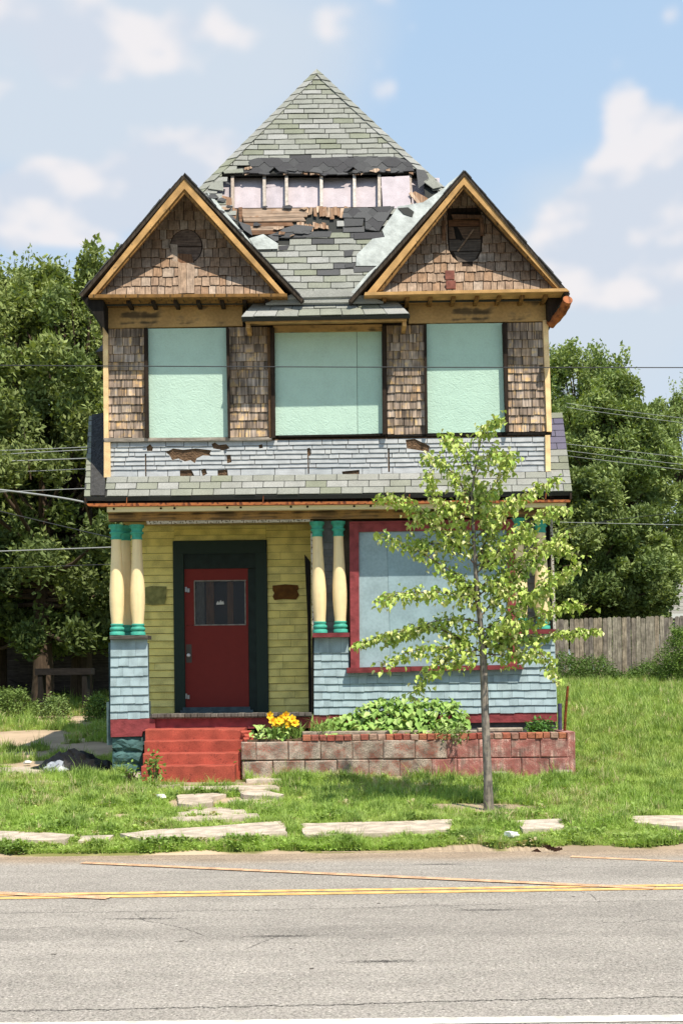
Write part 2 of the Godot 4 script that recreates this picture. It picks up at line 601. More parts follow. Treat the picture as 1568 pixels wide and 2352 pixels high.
func street() -> void:
	bare_noise.seed = 8
	bare_noise.frequency = 0.9
	bare_noise.fractal_octaves = 4
	# asphalt: one picture for 16 x 8 metres
	var w := 2048
	var h := 1024
	var a := field(81, 0.006, 4)
	var b := field(82, 0.05, 3)
	var st := field(83, 0.03, 3, 20, 512)
	var im := Image.create(512, 256, false, Image.FORMAT_RGB8)
	for y in 256:
		var z := 5.9 + 8.0 * y / 256.0
		for x in 512:
			var i := (y * 2) * 512 + x
			var v := 0.655 - 0.018 * exp(-pow((z - 9.35) / 0.4, 2)) - 0.02 * exp(-pow((z - 11.0) / 0.4, 2)) - 0.012 * exp(-pow((z - 7.3) / 0.35, 2)) + 0.055 * (a[i] / 255.0 - 0.5) + 0.07 * (b[i] / 255.0 - 0.5) + 0.07 * (st[i] / 255.0 - 0.5)
			var c := Color(v * 1.04, v * 1.0, v * 0.95)
			var sand := smoothstep(6.9, 6.15, z + 0.5 * (a[i] / 255.0 - 0.5))
			c = c.lerp(Color(0.70, 0.615, 0.525) * (0.9 + 0.2 * b[i] / 255.0), sand * 0.85)
			im.set_pixel(x, y, c)
	im.resize(w, h, Image.INTERPOLATE_CUBIC)
	var g := RandomNumberGenerator.new()
	g.seed = 84
	for k in 150000:
		var x := g.randi() % w
		var y := g.randi() % h
		var c := im.get_pixel(x, y)
		im.set_pixel(x, y, c * g.randf_range(0.6, 0.84) if g.randf() < 0.5 else c * g.randf_range(1.12, 1.36))
	for k in 70:
		var x := g.randi() % w
		var y := g.randi() % h
		im.fill_rect(Rect2i(x, y, g.randi_range(1, 4), g.randi_range(1, 3)), Color(0.2, 0.17, 0.15))
	var cracks := [
		[[-100, 2098], [300, 2094], [640, 2089], [900, 2084], [1250, 2073], [1700, 2064]],
		[[-100, 2323], [250, 2318], [560, 2311], [800, 2306], [1150, 2296], [1400, 2292], [1700, 2286]],
		[[310, 2100], [335, 2115], [400, 2126], [470, 2148]], [[1200, 2012], [1260, 2022], [1320, 2046], [1355, 2054], [1370, 2068]],
		[[1380, 2118], [1450, 2120], [1490, 2112], [1560, 2116], [1620, 2108]], [[0, 2136], [160, 2128]], [[400, 2162], [440, 2162]], [[800, 2155], [900, 2153]],
		[[700, 1990], [1000, 1986], [1290, 1992], [1600, 1990]], [[850, 2085], [930, 2080], [1000, 2078], [1050, 2085], [1100, 2097]], [[870, 2208], [905, 2207]], [[300, 1974], [640, 1976], [800, 1970]], [[560, 2180], [640, 2150]],
	]
	for ci in cracks.size():
		var line: Array = cracks[ci]
		var wide := 2 if ci == 1 else 1
		for k in line.size() - 1:
			var p := road_at(line[k][0], line[k][1])
			var q := road_at(line[k + 1][0], line[k + 1][1])
			var steps := int(p.distance_to(q) / 0.006) + 1
			for s in steps:
				var m := p.lerp(q, s / float(steps))
				var zz := m.z + 0.03 * bare_noise.get_noise_1d(m.x * 7.0 + ci * 31.0)
				var x := int((m.x + 8.0) / 16.0 * w)
				var y := int((zz - 5.9) / 8.0 * h)
				if x < 0 or x >= w or y < 0 or y >= h - 2:
					continue
				if g.randf() < 0.25 and ci != 1:
					continue
				var dark := g.randf_range(0.5, 0.78)
				for t in wide + (1 if g.randf() < 0.3 else 0):
					im.set_pixel(x, y + t, im.get_pixel(x, y + t) * dark)
	for k in 5:
		var p := road_at([880, 1010, 330, 1120, 640][k], [2208, 1985, 2110, 2090, 2150][k])
		for s in 700:
			var x := int((p.x + g.randfn(0, 0.13) + 8.0) / 16.0 * w)
			var y := int((p.z + g.randfn(0, 0.02) - 5.9) / 8.0 * h)
			if x >= 0 and x < w and y >= 0 and y < h:
				im.set_pixel(x, y, im.get_pixel(x, y) * 0.82)
	var rm := StandardMaterial3D.new()
	rm.albedo_texture = ImageTexture.create_from_image(im)
	rm.roughness = 0.92
	rm.metallic_specular = 0.3
	rm.heightmap_enabled = false
	rm.detail_enabled = true
	rm.detail_blend_mode = BaseMaterial3D.BLEND_MODE_MUL
	rm.detail_albedo = T.grit
	rm.detail_uv_layer = BaseMaterial3D.DETAIL_UV_2
	rm.uv2_triplanar = true
	rm.uv2_world_triplanar = true
	rm.uv2_scale = Vector3.ONE / 2.3
	var am := ArrayMesh.new()
	var arr := []
	arr.resize(Mesh.ARRAY_MAX)
	arr[Mesh.ARRAY_VERTEX] = PackedVector3Array([Vector3(-120, 0, 5.9), Vector3(120, 0, 5.9), Vector3(120, 0, 21.9), Vector3(-120, 0, 21.9)])
	arr[Mesh.ARRAY_NORMAL] = PackedVector3Array([Vector3.UP, Vector3.UP, Vector3.UP, Vector3.UP])
	arr[Mesh.ARRAY_TEX_UV] = PackedVector2Array([Vector2(-7, 0), Vector2(8, 0), Vector2(8, 2), Vector2(-7, 2)])
	arr[Mesh.ARRAY_INDEX] = PackedInt32Array([0, 1, 2, 0, 2, 3])
	am.add_surface_from_arrays(Mesh.PRIMITIVE_TRIANGLES, arr)
	ground_piece("road", am, rm).set_meta("label", "pale worn asphalt road with fine cracks")
	var yellow := skin(c8(242, 204, 136), 0.8, peel(c8(250, 235, 225), c8(198, 200, 214), 0.72, 85, 0.05, 0.1, 0.0), 0.5)
	var amber := skin(c8(234, 194, 156), 0.8, peel(c8(250, 240, 230), c8(206, 212, 226), 0.55, 86, 0.05, 0.12, 0.0), 0.5)
	var white := skin(c8(226, 222, 212), 0.8, peel(c8(252, 252, 252), c8(176, 170, 164), 0.84, 87, 0.06, 0.06, 0.0), 0.5)
	# painted lines, 4 mm above the asphalt: px, py of the two ends, width in metres
	for l in [[-500, 2071, 2100, 2033, 0.10, yellow, 0.004, "nearer of the two parallel yellow centre lines"], [-500, 2063.5, 2100, 2026, 0.085, yellow, 0.004, "farther of the two parallel yellow centre lines"], [190, 1983, 1500, 2042, 0.10, amber, 0.008, "long faded yellow line slanting across the road to the centre lines"], [-500, 2030, 250, 2064.5, 0.11, amber, 0.008, "faded yellow line meeting the centre lines at the left side of the road"], [1310, 1968, 2100, 2003, 0.095, amber, 0.004, "short faded yellow line near the kerb at the right side of the road"], [-1200, 2372, 3000, 2322.5, 0.11, white, 0.004, "white edge line along the bottom of the photo"]]:
		var p := road_at(l[0], l[1])
		var q := road_at(l[2], l[3])
		var side: Vector3 = Vector3.UP.cross((q - p).normalized()) * (l[4] * 0.5)
		var s := Shape.new()
		var u := Vector3(0, l[6], 0)
		s.quad(p - side + u, p + side + u, q + side + u, q - side + u)
		if s.n[0].y < 0:
			s = Shape.new()
			s.quad(q - side + u, q + side + u, p + side + u, p - side + u)
		ground_piece("white_line" if l[5] == white else "yellow_line", s, l[5]).set_meta("label", l[7])
	# ground: one sheet with the earth showing where it is bare
	var n := 480
	var gd := PackedByteArray()
	gd.resize(n * n * 3)
	for y in n:
		var z := -22.0 + 28.4 * (y + 0.5) / n
		for x in n:
			var xx := -12.0 + 24.0 * (x + 0.5) / n
			var i := (y % 512) * 512 + x % 512
			var t := bare(xx, z)
			var v := 0.86 + 0.28 * b[i] / 255.0
			var earth := Color(0.70, 0.625, 0.535) * v
			var soil := Color(0.47, 0.47, 0.28) * v
			var c := soil.lerp(earth, t)
			gd[(y * n + x) * 3] = int(clampf(c.r, 0, 1) * 255)
			gd[(y * n + x) * 3 + 1] = int(clampf(c.g, 0, 1) * 255)
			gd[(y * n + x) * 3 + 2] = int(clampf(c.b, 0, 1) * 255)
	var gm := StandardMaterial3D.new()
	gm.albedo_texture = picture(gd, n)
	gm.texture_repeat = false
	gm.roughness = 0.97
	gm.metallic_specular = 0.2
	gm.detail_enabled = true
	gm.detail_blend_mode = BaseMaterial3D.BLEND_MODE_MUL
	gm.detail_albedo = T.grit_soft
	gm.detail_uv_layer = BaseMaterial3D.DETAIL_UV_2
	gm.uv2_triplanar = true
	gm.uv2_world_triplanar = true
	gm.uv2_scale = Vector3.ONE / 2.0
	var xs := [-300.0, -120.0, -60.0, -30.0, -20.0]
	for k in 61:
		xs.append(-15.0 + k * 0.5)
	xs.append_array([20.0, 30.0, 60.0, 120.0, 300.0])
	var zs := [6.12, 6.02, 5.9, 5.8, 5.5, 5.2, 4.8]
	for k in 56:
		zs.append(4.4 - k * 0.5)
	zs.append_array([-26.0, -32.0, -40.0, -60.0, -100.0, -200.0, -400.0])
	var st2 := SurfaceTool.new()
	st2.begin(Mesh.PRIMITIVE_TRIANGLES)
	for z in zs:
		for x in xs:
			st2.set_uv(Vector2((x + 12.0) / 24.0, (z + 22.0) / 28.4))
			st2.add_vertex(Vector3(x, land(x, z) if z < 6.05 else -0.03, z))
	for j in zs.size() - 1:
		for i in xs.size() - 1:
			var o: int = j * xs.size() + i
			var e: int = o + xs.size()
			for k in [o, e + 1, o + 1, o, e, e + 1]:
				st2.add_index(k)
	st2.generate_normals()
	ground_piece("ground", st2.commit(), gm).set_meta("label", "earth of the lawn and the empty lots around the house")
	var back := Shape.new()
	back.quad(Vector3(-300, 0.05, 200), Vector3(300, 0.05, 200), Vector3(300, 0.05, 21.9), Vector3(-300, 0.05, 21.9))
	ground_piece("ground_beyond_road", back, skin(c8(96, 104, 62), 0.95, T.stain, 4.0))
	# kerb: worn stones along the edge of the road
	var stone := tones([c8(176, 156, 134), c8(168, 148, 126), c8(182, 164, 144)], 0.9, T.stain, 0.7, T.lumps, 0.4)
	var kerb := part("kerb", self)
	kerb.set_meta("kind", "structure")
	kerb.set_meta("label", "low worn kerb stones along the road")
	var kx := -12.0
	while kx < 12.0:
		var l := rng.randf_range(0.7, 1.5)
		var s := Shape.new()
		var top := rng.randf_range(-0.03, 0.03)
		s.cbox(Vector3(kx + l * 0.5, top - 0.1, 5.93 + rng.randf_range(-0.015, 0.02)), Vector3(l - 0.012, 0.2, 0.13), 0.018, 0.008, rng)
		if rng.randf() < 0.7:
			put("kerb_stone", s, pick(stone), kerb)
		kx += l
	# pavement slabs and the broken walk from the steps
	var slab := tones([c8(222, 206, 188), c8(214, 198, 180), c8(228, 213, 196)], 0.9, T.stain, 0.9, T.lumps, 0.3, T.grit_soft, 0.8)
	var pave := part("pavement", self)
	pave.set_meta("kind", "structure")
	pave.set_meta("label", "broken concrete pavement half grown over with grass")
	var lay := func(list: Array, up: float, name: String, parent: Node3D) -> void:
		var s := Shape.new()
		var pts := []
		for k in list.size():
			var p := ground_at(list[k][0], list[k][1])
			var q := ground_at(list[(k + 1) % list.size()][0], list[(k + 1) % list.size()][1])
			var m := maxi(1, int(p.distance_to(q) / 0.16))
			for t in m:
				var r := p.lerp(q, t / float(m))
				if t > 0:
					r += Vector3(rng.randf_range(-0.018, 0.018), 0, rng.randf_range(-0.03, 0.03))
				pts.append(r)
		var c := Vector3.ZERO
		for p in pts:
			c += p
		c /= pts.size()
		for k in pts.size():
			pts[k].y = c.y + up + (pts[k].z - c.z) * -0.03 + (pts[k].x - c.x) * 0.004
		s.prism(pts, Vector3(0, -0.12, 0))
		put(name, s, pick(slab), parent)
	lay.call([[-260, 1918], [-40, 1917], [120, 1921], [172, 1927], [150, 1943], [0, 1946], [-260, 1948]], 0.05, "pavement_slab", pave)
	lay.call([[276, 1923], [345, 1914], [520, 1904], [652, 1895], [660, 1926], [560, 1936], [430, 1942], [330, 1944]], 0.052, "pavement_slab", pave)
	lay.call([[186, 1926], [262, 1923], [250, 1942], [180, 1946]], 0.04, "pavement_slab", pave)
	lay.call([[690, 1900], [860, 1896], [1040, 1892], [1030, 1918], [850, 1928], [700, 1932]], 0.05, "pavement_slab", pave)
	lay.call([[1178, 1896], [1296, 1892], [1290, 1913], [1200, 1916]], 0.05, "pavement_slab", pave)
	lay.call([[1440, 1884], [1600, 1880], [1760, 1878], [1760, 1908], [1560, 1912], [1460, 1900]], 0.05, "pavement_slab", pave)
	var walk := part("path", self)
	walk.set_meta("kind", "structure")
	walk.set_meta("label", "broken concrete path from the red steps to the pavement")
	lay.call([[412, 1812], [640, 1808], [642, 1822], [560, 1826], [420, 1824]], 0.045, "path_slab", walk)
	lay.call([[545, 1822], [600, 1820], [652, 1838], [640, 1846], [560, 1838]], 0.06, "path_slab", walk)
	lay.call([[406, 1832], [500, 1829], [520, 1834], [480, 1846], [410, 1846]], 0.05, "path_slab", walk)
	lay.call([[408, 1846], [486, 1844], [488, 1858], [440, 1864], [410, 1858]], 0.06, "path_slab", walk)
	lay.call([[400, 1876], [560, 1872], [566, 1880], [402, 1884]], 0.05, "path_slab", walk)
	lay.call([[394, 1888], [470, 1884], [590, 1882], [596, 1890], [392, 1897]], 0.055, "path_slab", walk)
	lay.call([[524, 1846], [590, 1842], [634, 1848], [600, 1858], [530, 1858]], 0.05, "path_slab", walk)
	lay.call([[430, 1866], [500, 1862], [560, 1864], [520, 1871], [440, 1872]], 0.04, "path_slab", walk)
	lay.call([[314, 1810], [340, 1808], [345, 1822], [316, 1822]], 0.05, "path_slab", walk)
	lay.call([[352, 1808], [410, 1804], [414, 1812], [360, 1818]], 0.05, "path_slab", walk)
	lay.call([[270, 1786], [330, 1780], [332, 1792], [274, 1796]], 0.04, "path_slab", walk)
	lay.call([[560, 1790], [660, 1784], [664, 1794], [566, 1800]], 0.04, "path_slab", walk)
	lay.call([[-200, 1772], [60, 1768], [120, 1784], [240, 1786], [240, 1798], [40, 1800], [-200, 1796]], 0.03, "path_slab", walk)

# ---------------------------------------------------------------- the house
# rows of pieces on an upright face; corners measured on the photograph: top left, top right, bottom right, bottom left
# o: zt / zb depth at the top and the bottom (or zf, a function of the height share), wide, gap, jit, lap, thick, holes, skip
func courses(parent: Node3D, called: String, q: Array, rows, mats: Array, o := {}) -> void:
	var tl := Vector2(q[0][0], q[0][1])
	var tr := Vector2(q[1][0], q[1][1])
	var br := Vector2(q[2][0], q[2][1])
	var bl := Vector2(q[3][0], q[3][1])
	var cuts := []
	if rows is int:
		for j in rows + 1:
			cuts.append(j / float(rows))
	else:
		cuts = rows
	var wide: float = o.get("wide", 20.0)
	var vary: float = o.get("vary", 0.3)
	var gap: float = o.get("gap", 0.8)
	var jit: float = o.get("jit", 0.8)
	var lap: float = o.get("lap", 0.012)
	var thick: float = o.get("thick", 0.012)
	var rag: float = o.get("rag", 0.0)
	var rowgap: float = o.get("rowgap", 0.0)
	for j in cuts.size() - 1:
		var v0: float = cuts[j]
		var v1: float = cuts[j + 1]
		var L0 := tl.lerp(bl, v0)
		var L1 := tl.lerp(bl, v1)
		var R0 := tr.lerp(br, v0)
		var R1 := tr.lerp(br, v1)
		var z0: float = o.zf.call(v0) if o.has("zf") else lerpf(o.get("zt", 0.0), o.get("zb", o.get("zt", 0.0)), v0)
		var z1: float = o.zf.call(v1) if o.has("zf") else lerpf(o.get("zt", 0.0), o.get("zb", o.get("zt", 0.0)), v1)
		var xa := minf(L0.x, L1.x)
		var xe := maxf(R0.x, R1.x)
		var x := xa - (rng.randf() * wide * 0.6 if wide < 200.0 else 0.0)
		while x < xe - 1.0:
			var xb := x + wide * (1.0 + rng.randf_range(-vary, vary))
			if xe - xb < wide * 0.35:
				xb = xe
			var a0 := clampf(x + gap * 0.5, L0.x, R0.x)
			var a1 := clampf(x + gap * 0.5 + (v1 - v0) * 0.2, L1.x, R1.x)
			var b0 := clampf(xb - gap * 0.5, L0.x, R0.x)
			var b1 := clampf(xb - gap * 0.5 + (v1 - v0) * 0.2, L1.x, R1.x)
			x = xb
			if b1 - a1 < 1.5 and b0 - a0 < 1.5:
				continue
			var ya := func(px: float, A: Vector2, B: Vector2) -> float:
				return lerpf(A.y, B.y, (px - A.x) / maxf(B.x - A.x, 0.5)) if B.x - A.x > 0.5 else A.y
			var mid := Vector2((a1 + b1) * 0.5, ya.call((a1 + b1) * 0.5, L1, R1) - 0.5 * (L1.y - L0.y))
			var dj := rng.randf_range(-jit, jit) - rowgap
			var dz := rng.randf_range(0.0, thick * 0.35)
			var pts := PackedVector2Array([Vector2(a0, ya.call(a0, L0, R0)), Vector2(a1, ya.call(a1, L1, R1) + dj)])
			if rag > 0.0 and b1 - a1 > 5.0:
				var m := 3
				for k in range(1, m):
					var xx := lerpf(a1, b1, k / float(m) + rng.randf_range(-0.1, 0.1))
					pts.append(Vector2(xx, ya.call(xx, L1, R1) + dj + rng.randf_range(-rag, rag)))
			pts.append(Vector2(b1, ya.call(b1, L1, R1) + dj + rng.randf_range(-jit, jit) * 0.4))
			pts.append(Vector2(b0, ya.call(b0, L0, R0)))
			var left := [pts]
			for h in o.get("holes", []):
				var next := []
				for p in left:
					next.append_array(Geometry2D.clip_polygons(p, h))
				left = next
			for p in left:
				var solid := []
				for q2 in p:
					var lo: float = ya.call(q2.x, L0, R0)
					var hi: float = ya.call(q2.x, L1, R1)
					solid.append(P(q2.x, q2.y, lerpf(z0 + 0.004, z1 + lap + dz, (q2.y - lo) / maxf(hi - lo, 1.0))))
				var s := Shape.new()
				s.prism(solid, Vector3(0, 0, -thick))
				if not s.v.is_empty():
					put(called, s, pick(mats), parent)

# rows of shingles on any sloping face
func slope_rows(parent: Node3D, called: String, tl: Vector3, tr: Vector3, br: Vector3, bl: Vector3, rows: int, wide: float, mats: Array, o := {}) -> void:
	var up := (br - bl).cross(tl - bl).normalized()
	for j in rows:
		var v0 := j / float(rows)
		var v1 := (j + 1) / float(rows)
		var L0 := tl.lerp(bl, v0)
		var L1 := tl.lerp(bl, v1)
		var R0 := tr.lerp(br, v0)
		var R1 := tr.lerp(br, v1)
		var len := L1.distance_to(R1)
		var x := -wide * (0.5 if j % 2 else 0.98) + rng.randf_range(-0.02, 0.02)
		while x < len - 0.01:
			var a := clampf((x + 0.005) / len, 0, 1)
			var b := clampf((x + wide - 0.005) / len, 0, 1)
			x += wide
			if b - a < 0.02 / len:
				continue
			var h := 0.012 + rng.randf_range(0, 0.005)
			var sag := rng.randf_range(-0.006, 0.006)
			var d := (L1 - L0).normalized()
			var s := Shape.new()
			s.prism([L0.lerp(R0, a) + up * 0.004, L1.lerp(R1, a) + up * h + d * sag, L1.lerp(R1, b) + up * (h + rng.randf_range(-0.003, 0.003)) + d * (sag + rng.randf_range(-0.004, 0.004)), L0.lerp(R0, b) + up * 0.004], -up * 0.009)
			var group: Array = mats
			if o.has("mats_at"):
				group = o.mats_at.call(v1, (a + b) * 0.5, mats)
			put(called, s, pick(group), parent)

func px_poly(list: Array, dx := 0.0, dy := 0.0, k := 1.0) -> PackedVector2Array:
	var o := PackedVector2Array()
	for q in list:
		o.append(Vector2(q[0] * k + dx, q[1] * k + dy))
	return o

func boarded(house: Node3D, panes: Array, z: float, mat_list: Array, posts: Array, dark: Material) -> void:
	var w := part("boarded_window", house)
	for p in panes:
		var s := Shape.new()
		outline(s, p, z, 0.014)
		put("window_board", s, pick(mat_list), w)
	for p in posts:
		var s := Shape.new()
		outline(s, p[0], p[1], p[2])
		put("window_frame", s, dark if p.size() < 4 else p[3], w)

func build_house() -> void:
	var house := thing("abandoned_house", "abandoned two storey wooden house with twin gables and boarded windows", "house")
	var roof_mats := tones([c8(168, 171, 165), c8(173, 175, 170), c8(165, 168, 160), c8(161, 165, 152), c8(182, 184, 181), c8(170, 173, 167), c8(153, 158, 141), c8(167, 170, 163)], 0.95, T.grit, 1.4, null, 0.0, T.soft, 2.2)
	var tar_mats := tones([c8(88, 89, 91), c8(98, 99, 101), c8(80, 80, 83)], 0.93, T.grit, 1.1, T.lumps, 0.5)
	var deck := skin(c8(66, 68, 66), 0.95, T.grit, 1.0)
	var dark := skin(c8(62, 50, 42), 0.9, T.grain, 1.0)
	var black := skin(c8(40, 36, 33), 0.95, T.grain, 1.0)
	var gable_mats := tones([c8(206, 178, 154), c8(216, 190, 168), c8(196, 166, 142), c8(212, 182, 156), c8(202, 166, 136), c8(222, 200, 180)], 0.92, T.grain, 0.32, T.grain, 0.8, T.stain, 0.7)
	var gable_old := tones([c8(150, 114, 88), c8(158, 118, 90), c8(140, 108, 86)], 0.92, T.grain, 0.5, T.grain, 0.5, T.stain, 0.5)
	var wall_mats := []
	for c in [c8(255, 250, 244), c8(232, 226, 220), c8(246, 232, 214), c8(218, 214, 212), c8(255, 255, 255), c8(204, 200, 196)]:
		wall_mats.append(skin(c, 0.9, T.shingle_paint, 0.8 + rng.randf() * 0.3, T.grain, 0.35))
	var trim := skin(c8(255, 250, 240), 0.85, T.trim, 1.1, T.trim, 0.15)
	var trim_h := skin(c8(248, 240, 228), 0.85, T.trim_side, 2.3, T.grain_side, 0.2)
	var rake_mat := skin(c8(255, 250, 242), 0.85, T.rake, 0.9, T.rake, 0.1)
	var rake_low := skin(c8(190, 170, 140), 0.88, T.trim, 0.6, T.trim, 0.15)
	var peach := skin(c8(255, 252, 246), 0.8, T.peach, 0.9, T.peach, 0.1)
	var oldwood := tones([c8(255, 244, 232), c8(222, 200, 180), c8(240, 226, 210), c8(200, 176, 156)], 0.93, T.oldwood, 0.7, T.grain, 0.6)
	var lath := tones([c8(226, 216, 206), c8(196, 182, 168), c8(168, 142, 122)], 0.93, sideways(T.oldwood), 0.8, T.grain_side, 0.6)
	var osb := tones([c8(186, 217, 203), c8(184, 215, 202), c8(189, 218, 205)], 0.75, T.even, 1.6, T.chip, 0.45, T.chip_soft, 0.42)
	var lilac := tones([c8(186, 179, 187), c8(182, 175, 184), c8(190, 181, 188)], 0.8, T.soft, 1.2, T.chip, 0.5, T.chip_soft, 0.5)
	var blue_board := tones([c8(156, 180, 190), c8(153, 178, 188), c8(160, 183, 192)], 0.7, T.even, 1.8, T.grain, 0.1, T.soft, 2.6)
	var blue_mats := tones([c8(162, 182, 190), c8(160, 181, 189), c8(164, 184, 191), c8(161, 182, 190), c8(157, 178, 186)], 0.75, T.wear, 0.9, T.grain, 0.25)
	var yellow_mats := tones([c8(253, 239, 150), c8(251, 236, 144), c8(254, 241, 155)], 0.75, T.wear, 1.1, T.lumps, 0.15, T.even, 0.6)
	var maroon := skin(c8(146, 68, 72), 0.7, T.wear, 0.6, T.lumps, 0.3)
	var maroon_edge := skin(c8(126, 56, 60), 0.7, T.stain, 0.8, T.grain_side, 0.4)
	var grey_siding := tones([c8(150, 152, 154), c8(140, 143, 146)], 0.85, T.stain, 0.8)
	var teal := skin(c8(76, 178, 158), 0.6, T.wear, 0.4, T.lumps, 0.15)
	var cream := skin(c8(250, 226, 178), 0.66, T.drip, 0.8, T.lumps, 0.12)
	var rust := skin(c8(226, 210, 200), 0.7, T.rust, 0.7)
	var white_old := skin(c8(255, 255, 255), 0.85, T.white_old, 0.5, T.white_old, 0.2)
	var beam_mat := skin(c8(255, 250, 240), 0.88, T.beam_side, 1.4, T.grain_side, 0.3)
	var flash := skin(c8(196, 204, 202), 0.8, T.stain, 0.8, T.lumps, 1.2, T.grit_soft, 0.6)
	var rock := skin(c8(78, 112, 112), 0.85, T.stain, 0.6, T.lumps, 1.0)

	# --- walls behind everything
	var shell := Shape.new()
	shell.box(Vector3(-0.17, 5.72, -4.06), Vector3(6.12, 2.76, 7.9))
	shell.box(Vector3(-0.17, 2.45, -4.7), Vector3(6.12, 3.9, 6.6))
	shell.box(Vector3(1.30, 2.45, -0.78), Vector3(3.2, 3.9, 1.2))
	put("wall", shell, skin(c8(120, 108, 94), 0.9, T.stain, 1.5), house)

	# --- upper storey: four shingled panels between the boards
	var upper := part("upper_wall", house)
	courses(upper, "wall_shingle", [[248, 755], [331, 754], [334, 1004.5], [249, 1005.5]], 13, wall_mats, {"wide": 20.0, "gap": 1.3, "lap": 0.02, "jit": 0.9, "rag": 0.6})
	courses(upper, "wall_shingle", [[525, 752], [614, 751], [618, 1003], [528, 1004]], 13, wall_mats, {"wide": 22.0, "gap": 1.3, "lap": 0.02, "jit": 0.9, "rag": 0.6})
	courses(upper, "wall_shingle", [[887, 748], [973, 747], [976, 996], [890, 997.5]], 13, wall_mats, {"wide": 20.0, "gap": 1.3, "lap": 0.02, "jit": 0.9, "rag": 0.6})
	courses(upper, "wall_shingle", [[1164, 741.5], [1246, 740.5], [1255, 990.5], [1168, 991.5]], 13, wall_mats, {"wide": 18.0, "gap": 1.3, "lap": 0.02, "jit": 0.9, "rag": 0.6})
	var s := Shape.new()
	outline(s, [[236, 750], [1258, 735], [1266, 1000], [240, 1010]], -0.012, 0.03)
	put("sheathing", s, dark, house)
	# boarded windows; the frames are bare wood standing proud of the boards
	boarded(house, [[[339, 755], [519, 753], [524, 1004], [342, 1006]]], 0.012, osb,
		[[[[331.5, 753], [338.5, 753], [341.5, 1005], [334.5, 1005]], 0.10, 0.09], [[[519, 751], [525, 751], [528, 1004], [523.5, 1004]], 0.125, 0.11]], dark)
	boarded(house, [[[631, 763], [818.5, 761], [820.5, 997], [633, 1000]], [[819.5, 761], [876, 761], [878, 995], [821.5, 997]]], 0.012, osb,
		[[[[613, 752], [620, 752], [624, 1006], [618, 1006]], 0.06, 0.05, skin(c8(120, 92, 66), 0.9, T.grain, 0.6, T.grain, 0.4)], [[[620.5, 752], [630, 752], [632.5, 1004], [624.5, 1006]], 0.085, 0.08], [[[877, 748], [886, 748], [889, 996], [879, 997]], 0.11, 0.1],
		[[[627, 748], [877, 745], [877, 760], [630, 763]], 0.05, 0.04, trim_h]], dark)
	boarded(house, [[[979, 744], [1154, 742], [1161, 992], [982, 995]]], 0.012, osb,
		[[[[973.5, 744], [978.5, 744], [981.5, 996], [976.5, 996]], 0.10, 0.09], [[[1153.5, 741], [1163.5, 741], [1167, 991], [1161, 991]], 0.11, 0.1]], dark)
	# sills and frieze
	s = Shape.new()
	outline(s, [[238, 1006], [625, 1004], [625, 1011], [240, 1014.5]], 0.06, 0.08)
	put("sill", s, skin(c8(190, 180, 168), 0.88, T.grain_side, 0.8, T.grain_side, 0.3), house)
	s = Shape.new()
	outline(s, [[640, 1000.5], [886, 996.5], [886, 1000], [640, 1004]], 0.05, 0.05)
	outline(s, [[890, 998.5], [1262, 992], [1262, 998], [890, 1003]], 0.03, 0.04)
	put("sill", s, black, house)
	s = Shape.new()
	outline(s, [[237, 707], [557, 702], [557, 748], [238, 754]], 0.035, 0.04)
	put("frieze_board", s, trim_h, house)
	s = Shape.new()
	outline(s, [[938, 698], [1256, 692], [1257, 737], [938, 743]], 0.035, 0.04)
	put("frieze_board", s, trim_h, house)
	s = Shape.new()
	outline(s, [[237, 686], [1256, 668], [1256, 692], [237, 707.5]], 0.015, 0.03)
	put("fascia", s, skin(c8(214, 180, 128), 0.88, T.trim_side, 0.9), house)
	for b in [[[236.5, 751], [248, 751], [249.5, 1006], [239, 1006]], [[239, 1015], [253.5, 1015], [254, 1096], [239, 1096.5]], [[1246, 735], [1258, 735], [1266.5, 991], [1255, 991]], [[1251.5, 999.5], [1262.5, 999], [1264, 1082], [1252.5, 1083]]]:
		s = Shape.new()
		outline(s, b, 0.055, 0.07)
		put("corner_board", s, peach, house)
	# --- faux brick band under the windows
	var band := part("siding_band", house)
	s = Shape.new()
	outline(s, [[246, 1014], [1258, 1000], [1260, 1086], [246, 1098]], 0.0, 0.03)
	put("sheathing", s, skin(c8(150, 120, 94), 0.92, T.stain, 0.3, T.lumps, 1.5, T.grain_side, 0.4), band)
	var faux := tones([c8(186, 190, 194), c8(180, 185, 189), c8(190, 194, 196), c8(184, 188, 192), c8(174, 180, 185)], 0.85, T.even, 0.6, T.grain_side, 0.5, T.soft, 1.0)
	faux.append_array(tones([c8(180, 185, 189), c8(186, 190, 193)], 0.85, T.even, 0.35, T.grain, 0.6, T.soft, 1.0))
